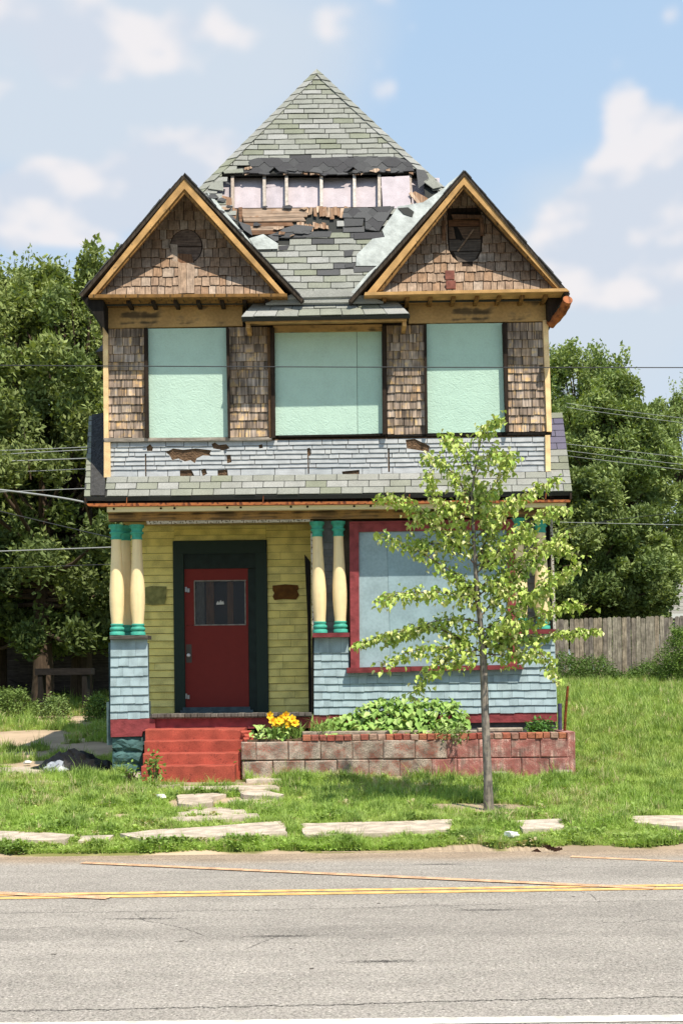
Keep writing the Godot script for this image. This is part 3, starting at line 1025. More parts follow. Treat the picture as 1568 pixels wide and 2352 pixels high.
	var scars := [px_poly([[337, 1026], [345, 1020], [352, 1028], [350, 1036], [338, 1036]]), px_poly([[486, 1020], [494, 1016], [502, 1022], [520, 1020], [528, 1030], [512, 1034], [490, 1030]]), px_poly([[520, 1046], [530, 1044], [532, 1062], [522, 1064]]), px_poly([[594, 1022], [602, 1020], [604, 1029], [595, 1030]]), px_poly([[705, 1030], [712, 1028], [714, 1046], [706, 1048]]), px_poly([[462, 1080], [472, 1076], [476, 1088], [466, 1094]]), px_poly([[890, 1030], [894, 1030], [895, 1084], [891, 1084]]), px_poly([[333, 1042], [336.5, 1042], [337, 1094], [334, 1094]]), px_poly([[706, 1044], [709, 1044], [710, 1088], [707, 1088]]), px_poly([[380, 1038], [390, 1034], [398, 1030], [420, 1033], [450, 1030], [486, 1034], [482, 1042], [486, 1047], [466, 1046], [452, 1053], [448, 1064], [438, 1057], [425, 1060], [410, 1053], [396, 1057], [390, 1046]]), px_poly([[413, 1080], [440, 1079], [447, 1094], [414, 1094]]), px_poly([[500, 1080], [522, 1078], [524, 1092], [500, 1093]]), px_poly([[931, 1010], [952, 1008], [986, 1024], [985, 1038], [960, 1034], [934, 1030]]), px_poly([[785, 1083], [825, 1079], [825, 1090], [787, 1091]])]
	courses(band, "siding_panel", [[253, 1017], [1252, 1003], [1253, 1083.5], [254, 1096]], [0.0, 0.14, 0.265, 0.40, 0.54, 0.67, 0.80, 1.0], faux, {"wide": 50.0, "vary": 0.75, "gap": 1.3, "rowgap": 0.7, "jit": 0.5, "rag": 0.5, "lap": 0.02, "thick": 0.012, "holes": scars, "zt": 0.006})
	# --- skirt roof over the porch
	var skirt := part("porch_roof", house)
	var ZE := 0.5
	var eave_l := P(241.5, 1141, ZE)
	var eave_r := P(1267, 1129.5, ZE)
	var top_l := P(246, 1096, 0.05)
	var top_r := P(1266, 1084, 0.05)
	s = Shape.new()
	s.prism([eave_l - Vector3(0, 0.006, 0), eave_r - Vector3(0, 0.006, 0), top_r - Vector3(0, 0.006, 0), top_l - Vector3(0, 0.006, 0)], Vector3(0, -0.05, -0.02))
	put("roof_deck", s, deck, skirt)
	slope_rows(skirt, "roof_shingle", top_l, top_r, eave_r, eave_l, 3, 0.288, roof_mats)
	# beyond the corners the slope runs on upwards beside the upper walls
	var re := P(1312.5, 1129, ZE)
	var rt0 := P(1262, 949, -1.85)
	var rt1 := P(1290, 948, -1.85)
	var side_s := Shape.new()
	side_s.prism([eave_r, re, rt1, rt0], Vector3(0, -0.05, -0.03))
	put("roof_deck", side_s, deck, skirt)
	var purple := tones([c8(110, 107, 130), c8(118, 115, 136)], 0.93, T.grit, 1.2)
	slope_rows(skirt, "roof_shingle", rt0 + Vector3(-0.1, 0, 0), rt1, re, eave_r + Vector3(0.004, 0, 0), 12, 0.31, roof_mats, {"mats_at": func(v, _u, m): return purple if v > 0.16 and v < 0.55 else m})
	var le := P(194, 1141, ZE)
	var lt0 := P(205, 956, -1.85)
	var lt1 := P(246, 951, -1.85)
	side_s = Shape.new()
	side_s.prism([le, eave_l, lt1, lt0], Vector3(0, -0.05, -0.03))
	put("roof_deck", side_s, tar_mats[0], skirt)
	slope_rows(skirt, "roof_shingle", lt0, lt0.lerp(lt1, 0.2), le.lerp(eave_l, 0.34), le, 14, 0.3, [roof_mats[2], roof_mats[3], roof_mats[6]])
	s = Shape.new()
	s.prism([le.lerp(eave_l, 0.3) + Vector3(0, 0.02, 0.012), eave_l + Vector3(0, 0.02, 0.012), lt1 + Vector3(0, 0.02, 0.012), lt0.lerp(lt1, 0.16) + Vector3(0, 0.02, 0.012)], Vector3(0, -0.02, -0.02))
	put("tar_sheet", s, skin(c8(84, 84, 84), 0.95, T.grit, 0.8, T.lumps, 3.0, T.stain, 0.5), skirt)
	for e in [[re, rt1, -1.0], [le, lt0, 1.0]]:
		s = Shape.new()
		s.prism([e[0] - Vector3(0, 0.02, 0), e[1] - Vector3(0, 0.04, 0), Vector3(e[1].x, e[0].y - 0.1, e[1].z), e[0] - Vector3(0, 0.1, 0)], Vector3(e[2] * 0.03, 0, 0))
		put("roof_cheek", s, dark, skirt)
	# eave: dark gap, rusty gutter, soffit board and the beam the columns carry
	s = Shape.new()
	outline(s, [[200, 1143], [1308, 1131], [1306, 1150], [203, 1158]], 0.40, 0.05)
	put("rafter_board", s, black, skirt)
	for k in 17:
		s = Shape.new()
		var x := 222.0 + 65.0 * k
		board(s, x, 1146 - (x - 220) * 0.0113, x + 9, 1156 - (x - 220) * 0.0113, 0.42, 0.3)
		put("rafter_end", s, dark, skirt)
	s = Shape.new()
	outline(s, [[199, 1156.5], [1310, 1147.5], [1308, 1153], [232, 1163], [203, 1162]], 0.49, 0.09)
	put("gutter", s, rust, house)
	for x in [292, 605, 940, 1253]:
		s = Shape.new()
		s.tube([P(x, 1143 - (x - 220) * 0.0113, 0.5), P(x - 1, 1158 - (x - 220) * 0.0113, 0.5)], [0.006, 0.006], 5)
		put("gutter_strap", s, rust, house)
	s = Shape.new()
	s.prism([P(248, 1163, 0.44), P(1300, 1151, 0.44), P(1282, 1166, 0.07), P(246, 1177, 0.07)], Vector3(0, 0.02, 0.005))
	outline(s, [[246, 1163.5], [1300, 1152.5], [1298, 1164], [600, 1171], [246, 1175.5]], 0.36, 0.02)
	put("soffit", s, skin(c8(246, 240, 212), 0.8, T.even, 0.9), house)
	for x in [262, 370, 401, 522, 553, 668, 706, 813, 851, 957]:
		s = Shape.new()
		var c := P(x, 1169 - (x - 250) * 0.0113, 0.365)
		s.lathe(c, [Vector2(0.012, 0.012), Vector2(0.016, 0.0), Vector2(0.012, -0.012)], 8)
		put("bolt", s, black, house)
	s = Shape.new()
	outline(s, [[249, 1177], [1280, 1166], [1280, 1186], [250, 1197]], 0.06, 0.16)
	put("beam", s, beam_mat, house)
	s = Shape.new()
	outline(s, [[336, 1196.5], [712, 1192.5], [712, 1198], [337, 1204]], 0.05, 0.05)
	put("beam_edge", s, white_old, house)
	s = Shape.new()
	s.box(Vector3(-0.15, P(500, 1190, 0).y + 0.06, -0.62), Vector3(6.0, 0.03, 1.2))
	put("porch_ceiling", s, skin(c8(200, 182, 124), 0.85, T.grain_side, 1.0), house)

	# --- entrance recess: yellow clapboard, dark door frame, red door
	var ZW := -1.3
	var recess := part("porch_wall", house)
	s = Shape.new()
	outline(s, [[285, 1180], [432, 1179], [432, 1640], [285, 1645]], ZW - 0.012, 0.04)
	outline(s, [[570, 1178], [720, 1176], [722, 1640], [570, 1643]], ZW - 0.012, 0.04)
	outline(s, [[432.5, 1179], [569.5, 1178], [569.5, 1310], [432.5, 1311]], ZW - 0.012, 0.04)
	put("sheathing", s, skin(c8(84, 74, 34), 0.9, T.grain_side, 0.8), recess)
	courses(recess, "clapboard", [[292, 1188], [400, 1187], [403, 1640], [294, 1641]], 27, yellow_mats, {"wide": 130.0, "vary": 0.5, "gap": 0.5, "rowgap": 0.9, "jit": 0.3, "lap": 0.026, "thick": 0.012, "zt": ZW})
	courses(recess, "clapboard", [[611, 1185], [718, 1184], [718, 1636], [614, 1638]], 27, yellow_mats, {"wide": 90.0, "vary": 0.5, "gap": 0.5, "rowgap": 0.9, "jit": 0.3, "lap": 0.026, "thick": 0.012, "zt": ZW})
	courses(recess, "clapboard", [[400, 1187], [611, 1185], [611, 1243], [400, 1244]], 4, yellow_mats, {"wide": 300.0, "gap": 0.5, "rowgap": 0.9, "jit": 0.3, "lap": 0.026, "thick": 0.012, "zt": ZW})
	for pp in [[[[334, 1349], [350, 1346], [383, 1347], [382, 1372], [378, 1388], [350, 1390], [334, 1386]], skin(c8(146, 146, 92), 0.8, T.stain, 0.5)], [[[626, 1345], [655, 1342], [684, 1344], [686, 1352], [682, 1357], [687, 1366], [680, 1377], [650, 1376], [630, 1378], [626, 1370], [630, 1362], [626, 1356]], skin(c8(110, 72, 30), 0.8, T.stain, 0.5)]]:
		s = Shape.new()
		outline(s, pp[0], ZW + 0.036, 0.012)
		put("paint_patch", s, pp[1], recess)
	var door_frame := part("door_frame", house)
	var bottle := skin(c8(36, 52, 46), 0.6, T.even, 0.7, T.grain, 0.2)
	var bottle2 := skin(c8(30, 45, 42), 0.6, T.stain, 0.9, T.grain, 0.2)
	for b in [[399, 1243, 424, 1638, 0.055, bottle], [588, 1241, 611, 1637, 0.055, bottle], [399, 1241, 611, 1271, 0.06, bottle]]:
		s = Shape.new()
		board(s, b[0], b[1], b[2] + (4 if b[1] < 1242.5 and b[3] > 1300 else 0), b[3], ZW + b[4], 0.06, 0.006)
		put("door_casing", s, b[5], door_frame)
	s = Shape.new()
	board(s, 423, 1270, 589, 1306, ZW + 0.03, 0.05, 0.004)
	board(s, 571, 1306, 591, 1637, ZW + 0.035, 0.05, 0.004)
	put("door_jamb", s, bottle2, door_frame)
	s = Shape.new()
	board(s, 420, 1624, 575, 1632, ZW + 0.06, 0.09, 0.005)
	board(s, 414, 1631, 582, 1641, ZW + 0.12, 0.16, 0.006)
	put("threshold", s, skin(c8(84, 100, 108), 0.8, T.stain, 0.6), door_frame)
	var door := part("door", house)
	var red := skin(c8(124, 38, 32), 0.55, T.even, 0.8, T.lumps, 0.1)
	s = Shape.new()
	board(s, 424, 1306, 571, 1334, ZW + 0.015, 0.04)
	board(s, 424, 1436, 571, 1624, ZW + 0.015, 0.04)
	board(s, 424, 1334, 448, 1436, ZW + 0.015, 0.04)
	board(s, 563, 1334, 571, 1436, ZW + 0.015, 0.04)
	put("door_panel", s, red, door)
	s = Shape.new()
	for b in [[446, 1332.5, 565, 1335], [446, 1434, 565, 1436.5], [446, 1335, 448.5, 1434], [562, 1335, 564.5, 1434]]:
		board(s, b[0], b[1], b[2], b[3], ZW + 0.022, 0.015)
	put("window_bead", s, skin(c8(150, 146, 140), 0.7, T.stain, 0.4), door)
	s = Shape.new()
	board(s, 448, 1335, 563, 1434, ZW - 0.01, 0.004)
	var glass := StandardMaterial3D.new()
	glass.albedo_color = Color(0.1, 0.1, 0.1, 0.03)
	glass.transparency = BaseMaterial3D.TRANSPARENCY_ALPHA
	glass.roughness = 0.05
	glass.metallic_specular = 0.25
	put("window_pane", s, glass, door)
	s = Shape.new()
	board(s, 449, 1336, 470, 1434, ZW - 0.05, 0.01)
	put("curtain", s, skin(c8(92, 92, 88), 0.9, T.grain, 0.3), door)
	s = Shape.new()
	board(s, 474, 1336, 492, 1434, ZW - 0.045, 0.02)
	board(s, 522, 1336, 536, 1434, ZW - 0.045, 0.02)
	put("back_slat", s, skin(c8(92, 66, 46), 0.9, T.grain, 0.4), door)
	s = Shape.new()
	board(s, 440, 1326, 570, 1442, ZW - 0.07, 0.02)
	put("back_panel", s, skin(c8(26, 26, 28), 0.9), door)
	s = Shape.new()
	outline(s, [[497, 1386], [501, 1380], [503, 1385], [507, 1378], [510, 1383], [513, 1380], [515, 1388], [497, 1389]], ZW - 0.03, 0.004)
	put("sticker", s, skin(c8(214, 214, 210), 0.8), door)
	var steel := skin(c8(150, 150, 150), 0.35)
	steel.metallic = 0.8
	s = Shape.new()
	board(s, 427.5, 1480, 440.5, 1522, ZW + 0.02, 0.006)
	put("handle_plate", s, skin(c8(86, 78, 72), 0.6), door)
	s = Shape.new()
	var kc := P(433.5, 1505, ZW + 0.05)
	var ks := SphereMesh.new()
	ks.radius = 0.03
	ks.height = 0.055
	ks.radial_segments = 16
	ks.rings = 8
	var knob := put("knob", ks, skin(c8(222, 222, 224), 0.25), door)
	knob.position = kc
	for hy in [1355, 1600]:
		s = Shape.new()
		board(s, 425, hy - 7, 430, hy + 5, ZW + 0.03, 0.02, 0.003)
		board(s, 430, hy - 4, 436, hy + 6, ZW + 0.045, 0.03, 0.005)
		put("padlock", s, steel, door)
	# right side of the recess: peeling corner board and the dark broken edge
	s = Shape.new()
	outline(s, [[713, 1196], [719, 1196], [724, 1460], [717, 1462]], 0.0, 0.05)
	put("corner_post", s, white_old, house)
	s = Shape.new()
	outline(s, [[699, 1273], [713, 1290], [716, 1640], [709, 1640], [706, 1420]], -0.25, 0.03)
	put("broken_board", s, black, house)
	s = Shape.new()
	outline(s, [[716, 1462], [721, 1462], [721, 1640], [715, 1640]], 0.0, 0.12)
	put("broken_board", s, black, house)
	# porch floor
	var floor_part := part("porch_floor", house)
	s = Shape.new()
	var fy := P(530, 1641, 0.12).y
	s.box(Vector3(P(530, 1641, 0.12).x + 0.0, fy - 0.03, -0.62), Vector3(2.25, 0.04, 1.36))
	put("floor_deck", s, skin(c8(150, 145, 138), 0.9, T.grain, 0.6), floor_part)
	var deck_mats := tones([c8(128, 122, 116), c8(112, 106, 100), c8(140, 134, 126)], 0.9, T.grain, 0.5)
	for k in 24:
		s = Shape.new()
		var x0 := 346.0 + k * 15.4
		var zf := 0.12 + rng.randf_range(-0.02, 0.03)
		board(s, x0 + 0.6, 1640.5 - (x0 - 346) * 0.0113 + rng.randf_range(-0.8, 0.8), x0 + 15.0, 1648.5 - (x0 - 346) * 0.0113, zf, 0.3, 0.004)
		put("floor_board", s, pick(deck_mats), floor_part)
	s = Shape.new()
	outline(s, [[345, 1649], [722, 1645], [722, 1672], [345, 1676]], 0.03, 0.06)
	put("porch_skirt", s, maroon, house)
	# --- lower right wall: blue shingles, maroon window surround
	var ZB := -0.02
	var low := part("lower_wall", house)
	s = Shape.new()
	outline(s, [[720, 1455], [1272, 1448], [1278, 1645], [719, 1650]], ZB - 0.015, 0.1)
	put("sheathing", s, skin(c8(60, 76, 82), 0.9, T.stain, 1.0), low)
	courses(low, "siding_shingle", [[721, 1464], [801, 1463], [801, 1534], [721, 1535.5]], [0.0, 0.5, 0.75, 1.0], blue_mats, {"wide": 26.0, "gap": 0.4, "lap": 0.02, "jit": 1.0, "rag": 0.3, "zt": ZB})
	courses(low, "siding_shingle", [[1188, 1456], [1273, 1455], [1275, 1531], [1188, 1532]], [0.0, 0.34, 0.56, 0.78, 1.0], blue_mats, {"wide": 26.0, "gap": 0.4, "lap": 0.02, "jit": 1.0, "rag": 0.3, "zt": ZB, "zb": ZB + 0.01})
	courses(low, "siding_shingle", [[721, 1535.5], [1275, 1531], [1279, 1637], [721, 1642]], 6, blue_mats, {"wide": 26.0, "gap": 0.4, "lap": 0.022, "jit": 0.9, "rag": 0.3, "zt": ZB, "zb": ZB + 0.05})
	s = Shape.new()
	outline(s, [[719, 1642], [1278, 1637], [1279, 1658], [719, 1664]], 0.04, 0.1)
	put("base_board", s, maroon, house)
	s = Shape.new()
	outline(s, [[719, 1663], [1276, 1657], [1276, 1705], [719, 1705]], 0.0, 0.2)
	put("foundation", s, skin(c8(92, 92, 96), 0.9, T.stain, 0.8), house)
	var grey_wall := part("porch_side_wall", house)
	s = Shape.new()
	outline(s, [[718, 1185], [806, 1184], [806, 1466], [719, 1466]], -0.19, 0.03)
	outline(s, [[1180, 1180], [1268, 1180], [1270, 1460], [1180, 1460]], -0.19, 0.03)
	put("sheathing", s, black, grey_wall)
	courses(grey_wall, "clapboard", [[738, 1196], [786, 1196], [790, 1460], [742, 1461]], 16, grey_siding, {"wide": 100.0, "gap": 0.5, "jit": 0.3, "lap": 0.016, "zt": -0.18})
	courses(grey_wall, "clapboard", [[1200, 1190], [1252, 1190], [1254, 1455], [1204, 1456]], 16, grey_siding, {"wide": 100.0, "gap": 0.5, "jit": 0.3, "lap": 0.016, "zt": -0.18})
	s = Shape.new()
	outline(s, [[1262, 1184], [1268, 1184], [1276, 1455], [1270, 1456]], -0.04, 0.06)
	put("corner_post", s, white_old, house)
	for b in [[[718, 1454], [803, 1453], [803, 1463], [718, 1464]], [[1186, 1446], [1276, 1445], [1276, 1455], [1186, 1456]]]:
		s = Shape.new()
		outline(s, b, 0.11, 0.3)
		put("column_sill", s, maroon_edge, house)
	var big := part("boarded_window", house)
	for b in [[[[824, 1222], [887, 1221], [897, 1531], [824, 1533]], 0.015], [[[887.6, 1221], [1091, 1218.5], [1093, 1529], [897.6, 1531]], 0.018], [[[1091.6, 1218.5], [1165, 1217.5], [1168, 1528], [1093.6, 1529]], 0.014]]:
		s = Shape.new()
		outline(s, b[0], b[1], 0.014)
		put("window_board", s, pick(blue_board), big)
	s = Shape.new()
	outline(s, [[804, 1202], [1180, 1194], [1186, 1536], [806, 1540]], 0.0, 0.1)
	put("window_backing", s, black, big)
	for b in [[[[802, 1199], [823.5, 1199], [825.5, 1534], [805, 1534]], 0.05], [[[1163, 1193], [1182, 1193], [1187, 1528], [1167, 1529]], 0.05], [[[823.7, 1198.7], [1162.8, 1193.2], [1162.8, 1216.5], [823.7, 1221.5]], 0.048], [[[802, 1198], [1182, 1192], [1182, 1196], [802, 1202]], 0.06]]:
		s = Shape.new()
		outline(s, b[0], b[1], 0.06)
		put("window_frame", s, maroon, big)
	s = Shape.new()
	outline(s, [[796, 1533.5], [942, 1532], [942, 1543], [796, 1546]], 0.11, 0.14)
	outline(s, [[943, 1530.5], [1202, 1526.5], [1202, 1537], [943, 1541.5]], 0.105, 0.13)
	put("window_sill", s, maroon_edge, big)
	# --- left pier under the columns
	var pier := part("porch_pier", house)
	s = Shape.new()
	s.box(P(297, 1566, -0.25) + Vector3(0, 0, -0.02), Vector3(0.5, 1.1, 0.42))
	s.box(P(297, 1660, -0.25), Vector3(0.54, 0.6, 0.5))
	put("pier_core", s, skin(c8(84, 104, 110), 0.9, T.stain, 0.8), pier)
	courses(pier, "siding_shingle", [[254.5, 1468], [339, 1467], [343, 1650], [254, 1652]], [0.0, 0.215, 0.34, 0.465, 0.59, 0.7, 0.81, 0.905, 1.0], blue_mats, {"wide": 26.0, "gap": 0.4, "lap": 0.022, "jit": 0.9, "rag": 0.3, "zt": 0.0, "zb": 0.055})
	s = Shape.new()
	board(s, 252, 1459.5, 340, 1468, 0.10, 0.34, 0.006)
	put("pier_cap", s, skin(c8(104, 100, 94), 0.9, T.grain_side, 0.5), pier)
	s = Shape.new()
	outline(s, [[254, 1652], [346, 1650.5], [356, 1652], [357, 1676], [340, 1677], [328, 1680], [326, 1691], [255, 1693]], 0.075, 0.12)
	put("base_board", s, maroon, pier)
	for b in [[1693, 1725], [1726, 1754], [1755, 1783]]:
		s = Shape.new()
		# rock faced block: a rough raised middle
		var tl := P(258.5, b[0], 0.03)
		var br := P(328.5, b[1], 0.03)
		var nx := 6
		var ny := 4
		var grid := []
		for j in ny + 1:
			var row := []
			for i in nx + 1:
				var rim := i == 0 or j == 0 or i == nx or j == ny
				var d := 0.0 if rim else rng.randf_range(0.012, 0.055)
				row.append(Vector3(lerpf(tl.x, br.x, i / float(nx)), lerpf(tl.y, br.y, j / float(ny)), 0.03 + d) + (Vector3.ZERO if rim else Vector3(rng.randf_range(-0.02, 0.02), rng.randf_range(-0.01, 0.01), 0)))
			grid.append(row)
		for j in ny:
			for i in nx:
				if rng.randf() < 0.5:
					s.tri(grid[j][i], grid[j + 1][i], grid[j + 1][i + 1]); s.tri(grid[j][i], grid[j + 1][i + 1], grid[j][i + 1])
				else:
					s.tri(grid[j][i], grid[j + 1][i], grid[j][i + 1]); s.tri(grid[j + 1][i], grid[j + 1][i + 1], grid[j][i + 1])
		s.box(Vector3((tl.x + br.x) * 0.5, (tl.y + br.y) * 0.5, -0.17), Vector3(br.x - tl.x, tl.y - br.y, 0.4))
		put("rock_block", s, rock, pier)
	# --- columns: teal capital and base, swelling cream shaft
	for c in [[270, 1206, 1459, 0.0, 1.0, -0.3], [317.5, 1206, 1459, 0.0, 1.0, 0.3], [292, 1208, 1462, -0.28, 0.95, 0.0], [733, 1199, 1454, 0.0, 0.98, 2.5], [780.5, 1198, 1453, 0.0, 0.98, 1.5], [1194, 1191, 1446, 0.0, 0.98, 3.5], [1244, 1190, 1445, 0.0, 0.98, 2.0]]:
		var col := part("column", house)
		var lo := P(c[0] + c[5], c[2], c[3])
		var hi := P(c[0] - c[5] - 2.8, c[1], c[3])
		var hgt := hi.y - lo.y
		var lean := Vector3((hi.x - lo.x) / hgt, 0, 0)
		var k: float = c[4] * 0.0061
		var U := func(list: Array) -> Array:
			var o := []
			for q in list:
				o.append(Vector2(q[0] * k, hgt * (1.0 - q[1] / 254.0)))
			return o
		s = Shape.new()
		s.lathe(lo, U.call([[17, 0], [17, 6], [14.5, 7], [12.6, 12], [12.4, 15], [15.6, 17], [15.6, 20], [12, 22], [11.6, 30], [13, 31], [12.6, 34]]), 24, lean)
		put("capital", s, teal, col)
		s = Shape.new()
		s.lathe(lo, U.call([[11.4, 34], [11.6, 50], [12.4, 75], [13.6, 100], [15, 125], [16.2, 145], [16.7, 162], [16.4, 180], [15.2, 200], [13.8, 216], [13.2, 226], [13.2, 228]]), 24, lean)
		put("shaft", s, cream, col)
		s = Shape.new()
		s.lathe(lo, U.call([[13, 227.5], [14.8, 229], [14.4, 232], [12.4, 234], [15.6, 237], [16.8, 240], [15.6, 243.5], [12.8, 245], [16.8, 247], [17, 254]]), 24, lean)
		put("column_base", s, teal, col)
	roof_and_gables(house, {"roof": roof_mats, "tar": tar_mats, "deck": deck, "dark": dark, "black": black, "gable": gable_mats, "gable_old": gable_old, "rake": rake_mat, "rake_low": rake_low, "trim_h": trim_h, "lilac": lilac, "oldwood": oldwood, "lath": lath, "verge": skin(c8(84, 74, 64), 0.92, T.grain, 0.8), "plank": tones([c8(128, 92, 68), c8(120, 98, 82), c8(104, 94, 86)], 0.92, T.grain_side, 0.5, T.grain_side, 0.5), "stud": tones([c8(206, 198, 190), c8(192, 182, 172), c8(180, 166, 154)], 0.9, T.stain, 0.3, T.grain, 0.4), "flash": flash, "rust": rust})

func roof_and_gables(house: Node3D, m: Dictionary) -> void:
	var s: Shape
	# --- main hip roof; the front face rises from the eave line at z 0.2
	var O := Vector3(0, 6.81, 0.2)
	var th := atan(1.385)
	var up := Vector3(0, sin(th), -cos(th))
	var N := Vector3(0, cos(th), sin(th))
	var pl := Plane(N, N.dot(O))
	var at := func(u: float, v: float, h: float) -> Vector3:
		return O + Vector3(u, 0, 0) + up * v + N * h
	var uv := func(px: float, py: float) -> Vector2:
		var p := on(px, py, pl)
		return Vector2(p.x, (p - O).dot(up))
	var apex: Vector2 = uv.call(727, 161)
	var hl: Vector2 = uv.call(457, 436)
	var hr: Vector2 = uv.call(1022, 436)
	var left_at := func(v: float) -> float:
		return lerpf(apex.x, hl.x, (apex.y - v) / (apex.y - hl.y))
	var right_at := func(v: float) -> float:
		return lerpf(apex.x, hr.x, (apex.y - v) / (apex.y - hr.y))
	var roof := part("main_roof", house)
	# deck, with an opening where the boards are gone
	var h0: Vector2 = uv.call(730, 480)
	var h1: Vector2 = uv.call(730, 396)
	var ol: Vector2 = uv.call(497, 440)
	var orr: Vector2 = uv.call(975, 440)
	s = Shape.new()
	var strip := func(sh: Shape, list: Array, h: float, t: float) -> void:
		var p := []
		for q in list:
			p.append(at.call(q.x, q.y, h))
		sh.prism(p, -N * t)
	strip.call(s, [Vector2(left_at.call(0.0), 0), Vector2(right_at.call(0.0), 0), Vector2(right_at.call(h0.y), h0.y), Vector2(left_at.call(h0.y), h0.y)], -0.02, 0.03)
	strip.call(s, [Vector2(left_at.call(h1.y), h1.y), Vector2(right_at.call(h1.y), h1.y), apex], -0.02, 0.03)
	strip.call(s, [Vector2(left_at.call(h0.y), h0.y), Vector2(ol.x, h0.y), Vector2(ol.x, h1.y), Vector2(left_at.call(h1.y), h1.y)], -0.02, 0.03)
	strip.call(s, [Vector2(orr.x, h0.y), Vector2(right_at.call(h0.y), h0.y), Vector2(right_at.call(h1.y), h1.y), Vector2(orr.x, h1.y)], -0.02, 0.03)
	put("roof_deck", s, m.deck, roof)
	# the other faces
	var top: Vector3 = at.call(apex.x, apex.y, -0.02)
	var fl: Vector3 = at.call(left_at.call(0.0), 0.0, -0.02)
	var fr: Vector3 = at.call(right_at.call(0.0), 0.0, -0.02)
	var run := Vector3(0, 0, -3.4 + (top.z - 0.2))
	s = Shape.new()
	s.prism([top, fl, fl + run], Vector3(0.02, -0.03, 0))
	s.prism([top, fr + run, fr], Vector3(-0.02, -0.03, 0))
	s.prism([top, fl + run, fr + run], Vector3(0, -0.03, 0.02))
	put("roof_slope", s, m.roof[2], roof)
	# shingle rows of the front face
	var wreck := px_poly([[497, 442], [515, 398], [560, 392], [575, 368], [700, 366], [830, 362], [920, 366], [950, 384], [985, 396], [1000, 440], [1020, 445], [985, 470], [915, 478], [895, 520], [878, 533], [840, 530], [836, 506], [792, 506], [762, 538], [640, 540], [640, 568], [575, 545], [560, 540], [515, 480]])
	var gl := px_poly([[205, 690], [423, 437], [668, 690]])
	var gr := px_poly([[830, 690], [1066, 430], [1285, 690]])
	var ex := 0.142
	var row := 0
	var v := -0.02
	while v < apex.y - 0.1:
		var x: float = left_at.call(v) - (0.16 if row % 2 else 0.0) + rng.randf_range(-0.02, 0.02)
		while x < right_at.call(v):
			var a0 := clampf(x + 0.005, left_at.call(v), right_at.call(v))
			var b0 := clampf(x + 0.315, left_at.call(v), right_at.call(v))
			var a1 := clampf(x + 0.005, left_at.call(v + ex), right_at.call(v + ex))
			var b1 := clampf(x + 0.315, left_at.call(v + ex), right_at.call(v + ex))
			x += 0.32
			if b0 - a0 < 0.03:
				continue
			var mid: Vector3 = at.call((a0 + b0) * 0.5, v + ex * 0.5, 0.0)
			var q := seen_at(mid)
			if Geometry2D.is_point_in_polygon(q, wreck) or Geometry2D.is_point_in_polygon(q, gl) or Geometry2D.is_point_in_polygon(q, gr):
				continue
			if q.x < 190 or q.x > 1310 or (q.y > 470 and (q.x < 440 or q.x > 1060)):
				continue
			var h := 0.012 + rng.randf_range(0, 0.006)
			var sag := rng.randf_range(-0.008, 0.008)
			s = Shape.new()
			s.prism([at.call(a1, v + ex, 0.003), at.call(a0, v + sag, h), at.call((a0 + b0) * 0.5, v + sag - rng.randf_range(-0.006, 0.008), h + 0.003), at.call(b0, v + sag + rng.randf_range(-0.006, 0.006), h), at.call(b1, v + ex, 0.003)], -N * 0.01)
			var torn := (q.y > 345 and q.y < 372 and rng.randf() < 0.12) or (q.y > 520 and q.x > 640 and rng.randf() < 0.17 and q.y < 640)
			put("roof_shingle", s, pick(m.tar) if torn else pick(m.roof), roof)
		v += ex
		row += 1
	# hip caps
	for side in 2:
		var edge: Callable = left_at if side == 0 else right_at
		var sg := 1.0 if side == 0 else -1.0
		var vv := apex.y
		while vv > hl.y - 0.55:
			var e0: float = edge.call(vv)
			var e1: float = edge.call(vv - 0.2)
			s = Shape.new()
			var w := 0.15
			var lift := 0.025 + rng.randf_range(0, 0.008)
			var pa: Vector3 = at.call(e0, vv, lift - 0.006)
			var pb: Vector3 = at.call(e1, vv - 0.2, lift + 0.006)
			var cx1: float = minf(e1 + w, apex.x) if side == 0 else maxf(e1 - w, apex.x)
			var cx0: float = minf(e0 + w, apex.x) if side == 0 else maxf(e0 - w, apex.x)
			var pc: Vector3 = at.call(cx1, vv - 0.2 + 0.06 * absf(cx1 - e1) / w, lift + 0.004)
			var pd: Vector3 = at.call(cx0, vv + 0.06 * absf(cx0 - e0) / w, lift - 0.008)
			s.prism([pa, pb, pc, pd], -N * 0.012)
			var down := Vector3(-sg * 0.12, -0.15, -0.04)
			s.prism([pa, pb, pb + down, pa + down], Vector3(sg * 0.012, -0.008, 0))
			put("hip_cap", s, pick(m.roof), roof)
			vv -= 0.2
	# --- the torn place: recessed panels behind the rafters
	var patch := func(called: String, list: Array, h: float, t: float, mat: Material) -> void:
		var p := []
		for q in list:
			var c: Vector2 = uv.call(q[0], q[1])
			p.append(at.call(c.x, c.y, h))
		var sh := Shape.new()
		sh.prism(p, -N * t)
		put(called, sh, mat, roof)
	var studs := [534, 607, 658, 738, 814, 871, 942]
	var panel_edges := [486, 534, 607, 658, 738, 814, 871]
	for k in 7:
		if k == 6:
			break
		patch.call("roof_panel", [[panel_edges[k], 388], [panel_edges[k + 1] + 1, 388], [panel_edges[k + 1] + 1, 482], [panel_edges[k], 482]], -0.15, 0.014, pick(m.lilac))
	patch.call("roof_panel", [[872, 388], [1010, 388], [1010, 482], [872, 482]], -0.15, 0.014, m.lilac[0])
	patch.call("roof_panel", [[875, 405], [940, 402], [943, 476], [879, 477]], -0.012, 0.014, m.lilac[2])
	for x in studs:
		patch.call("rafter", [[x - 4, 386], [x + 3, 386], [x + 3.5, 478], [x - 3.5, 478]], -0.035, 0.1, pick(m.stud))
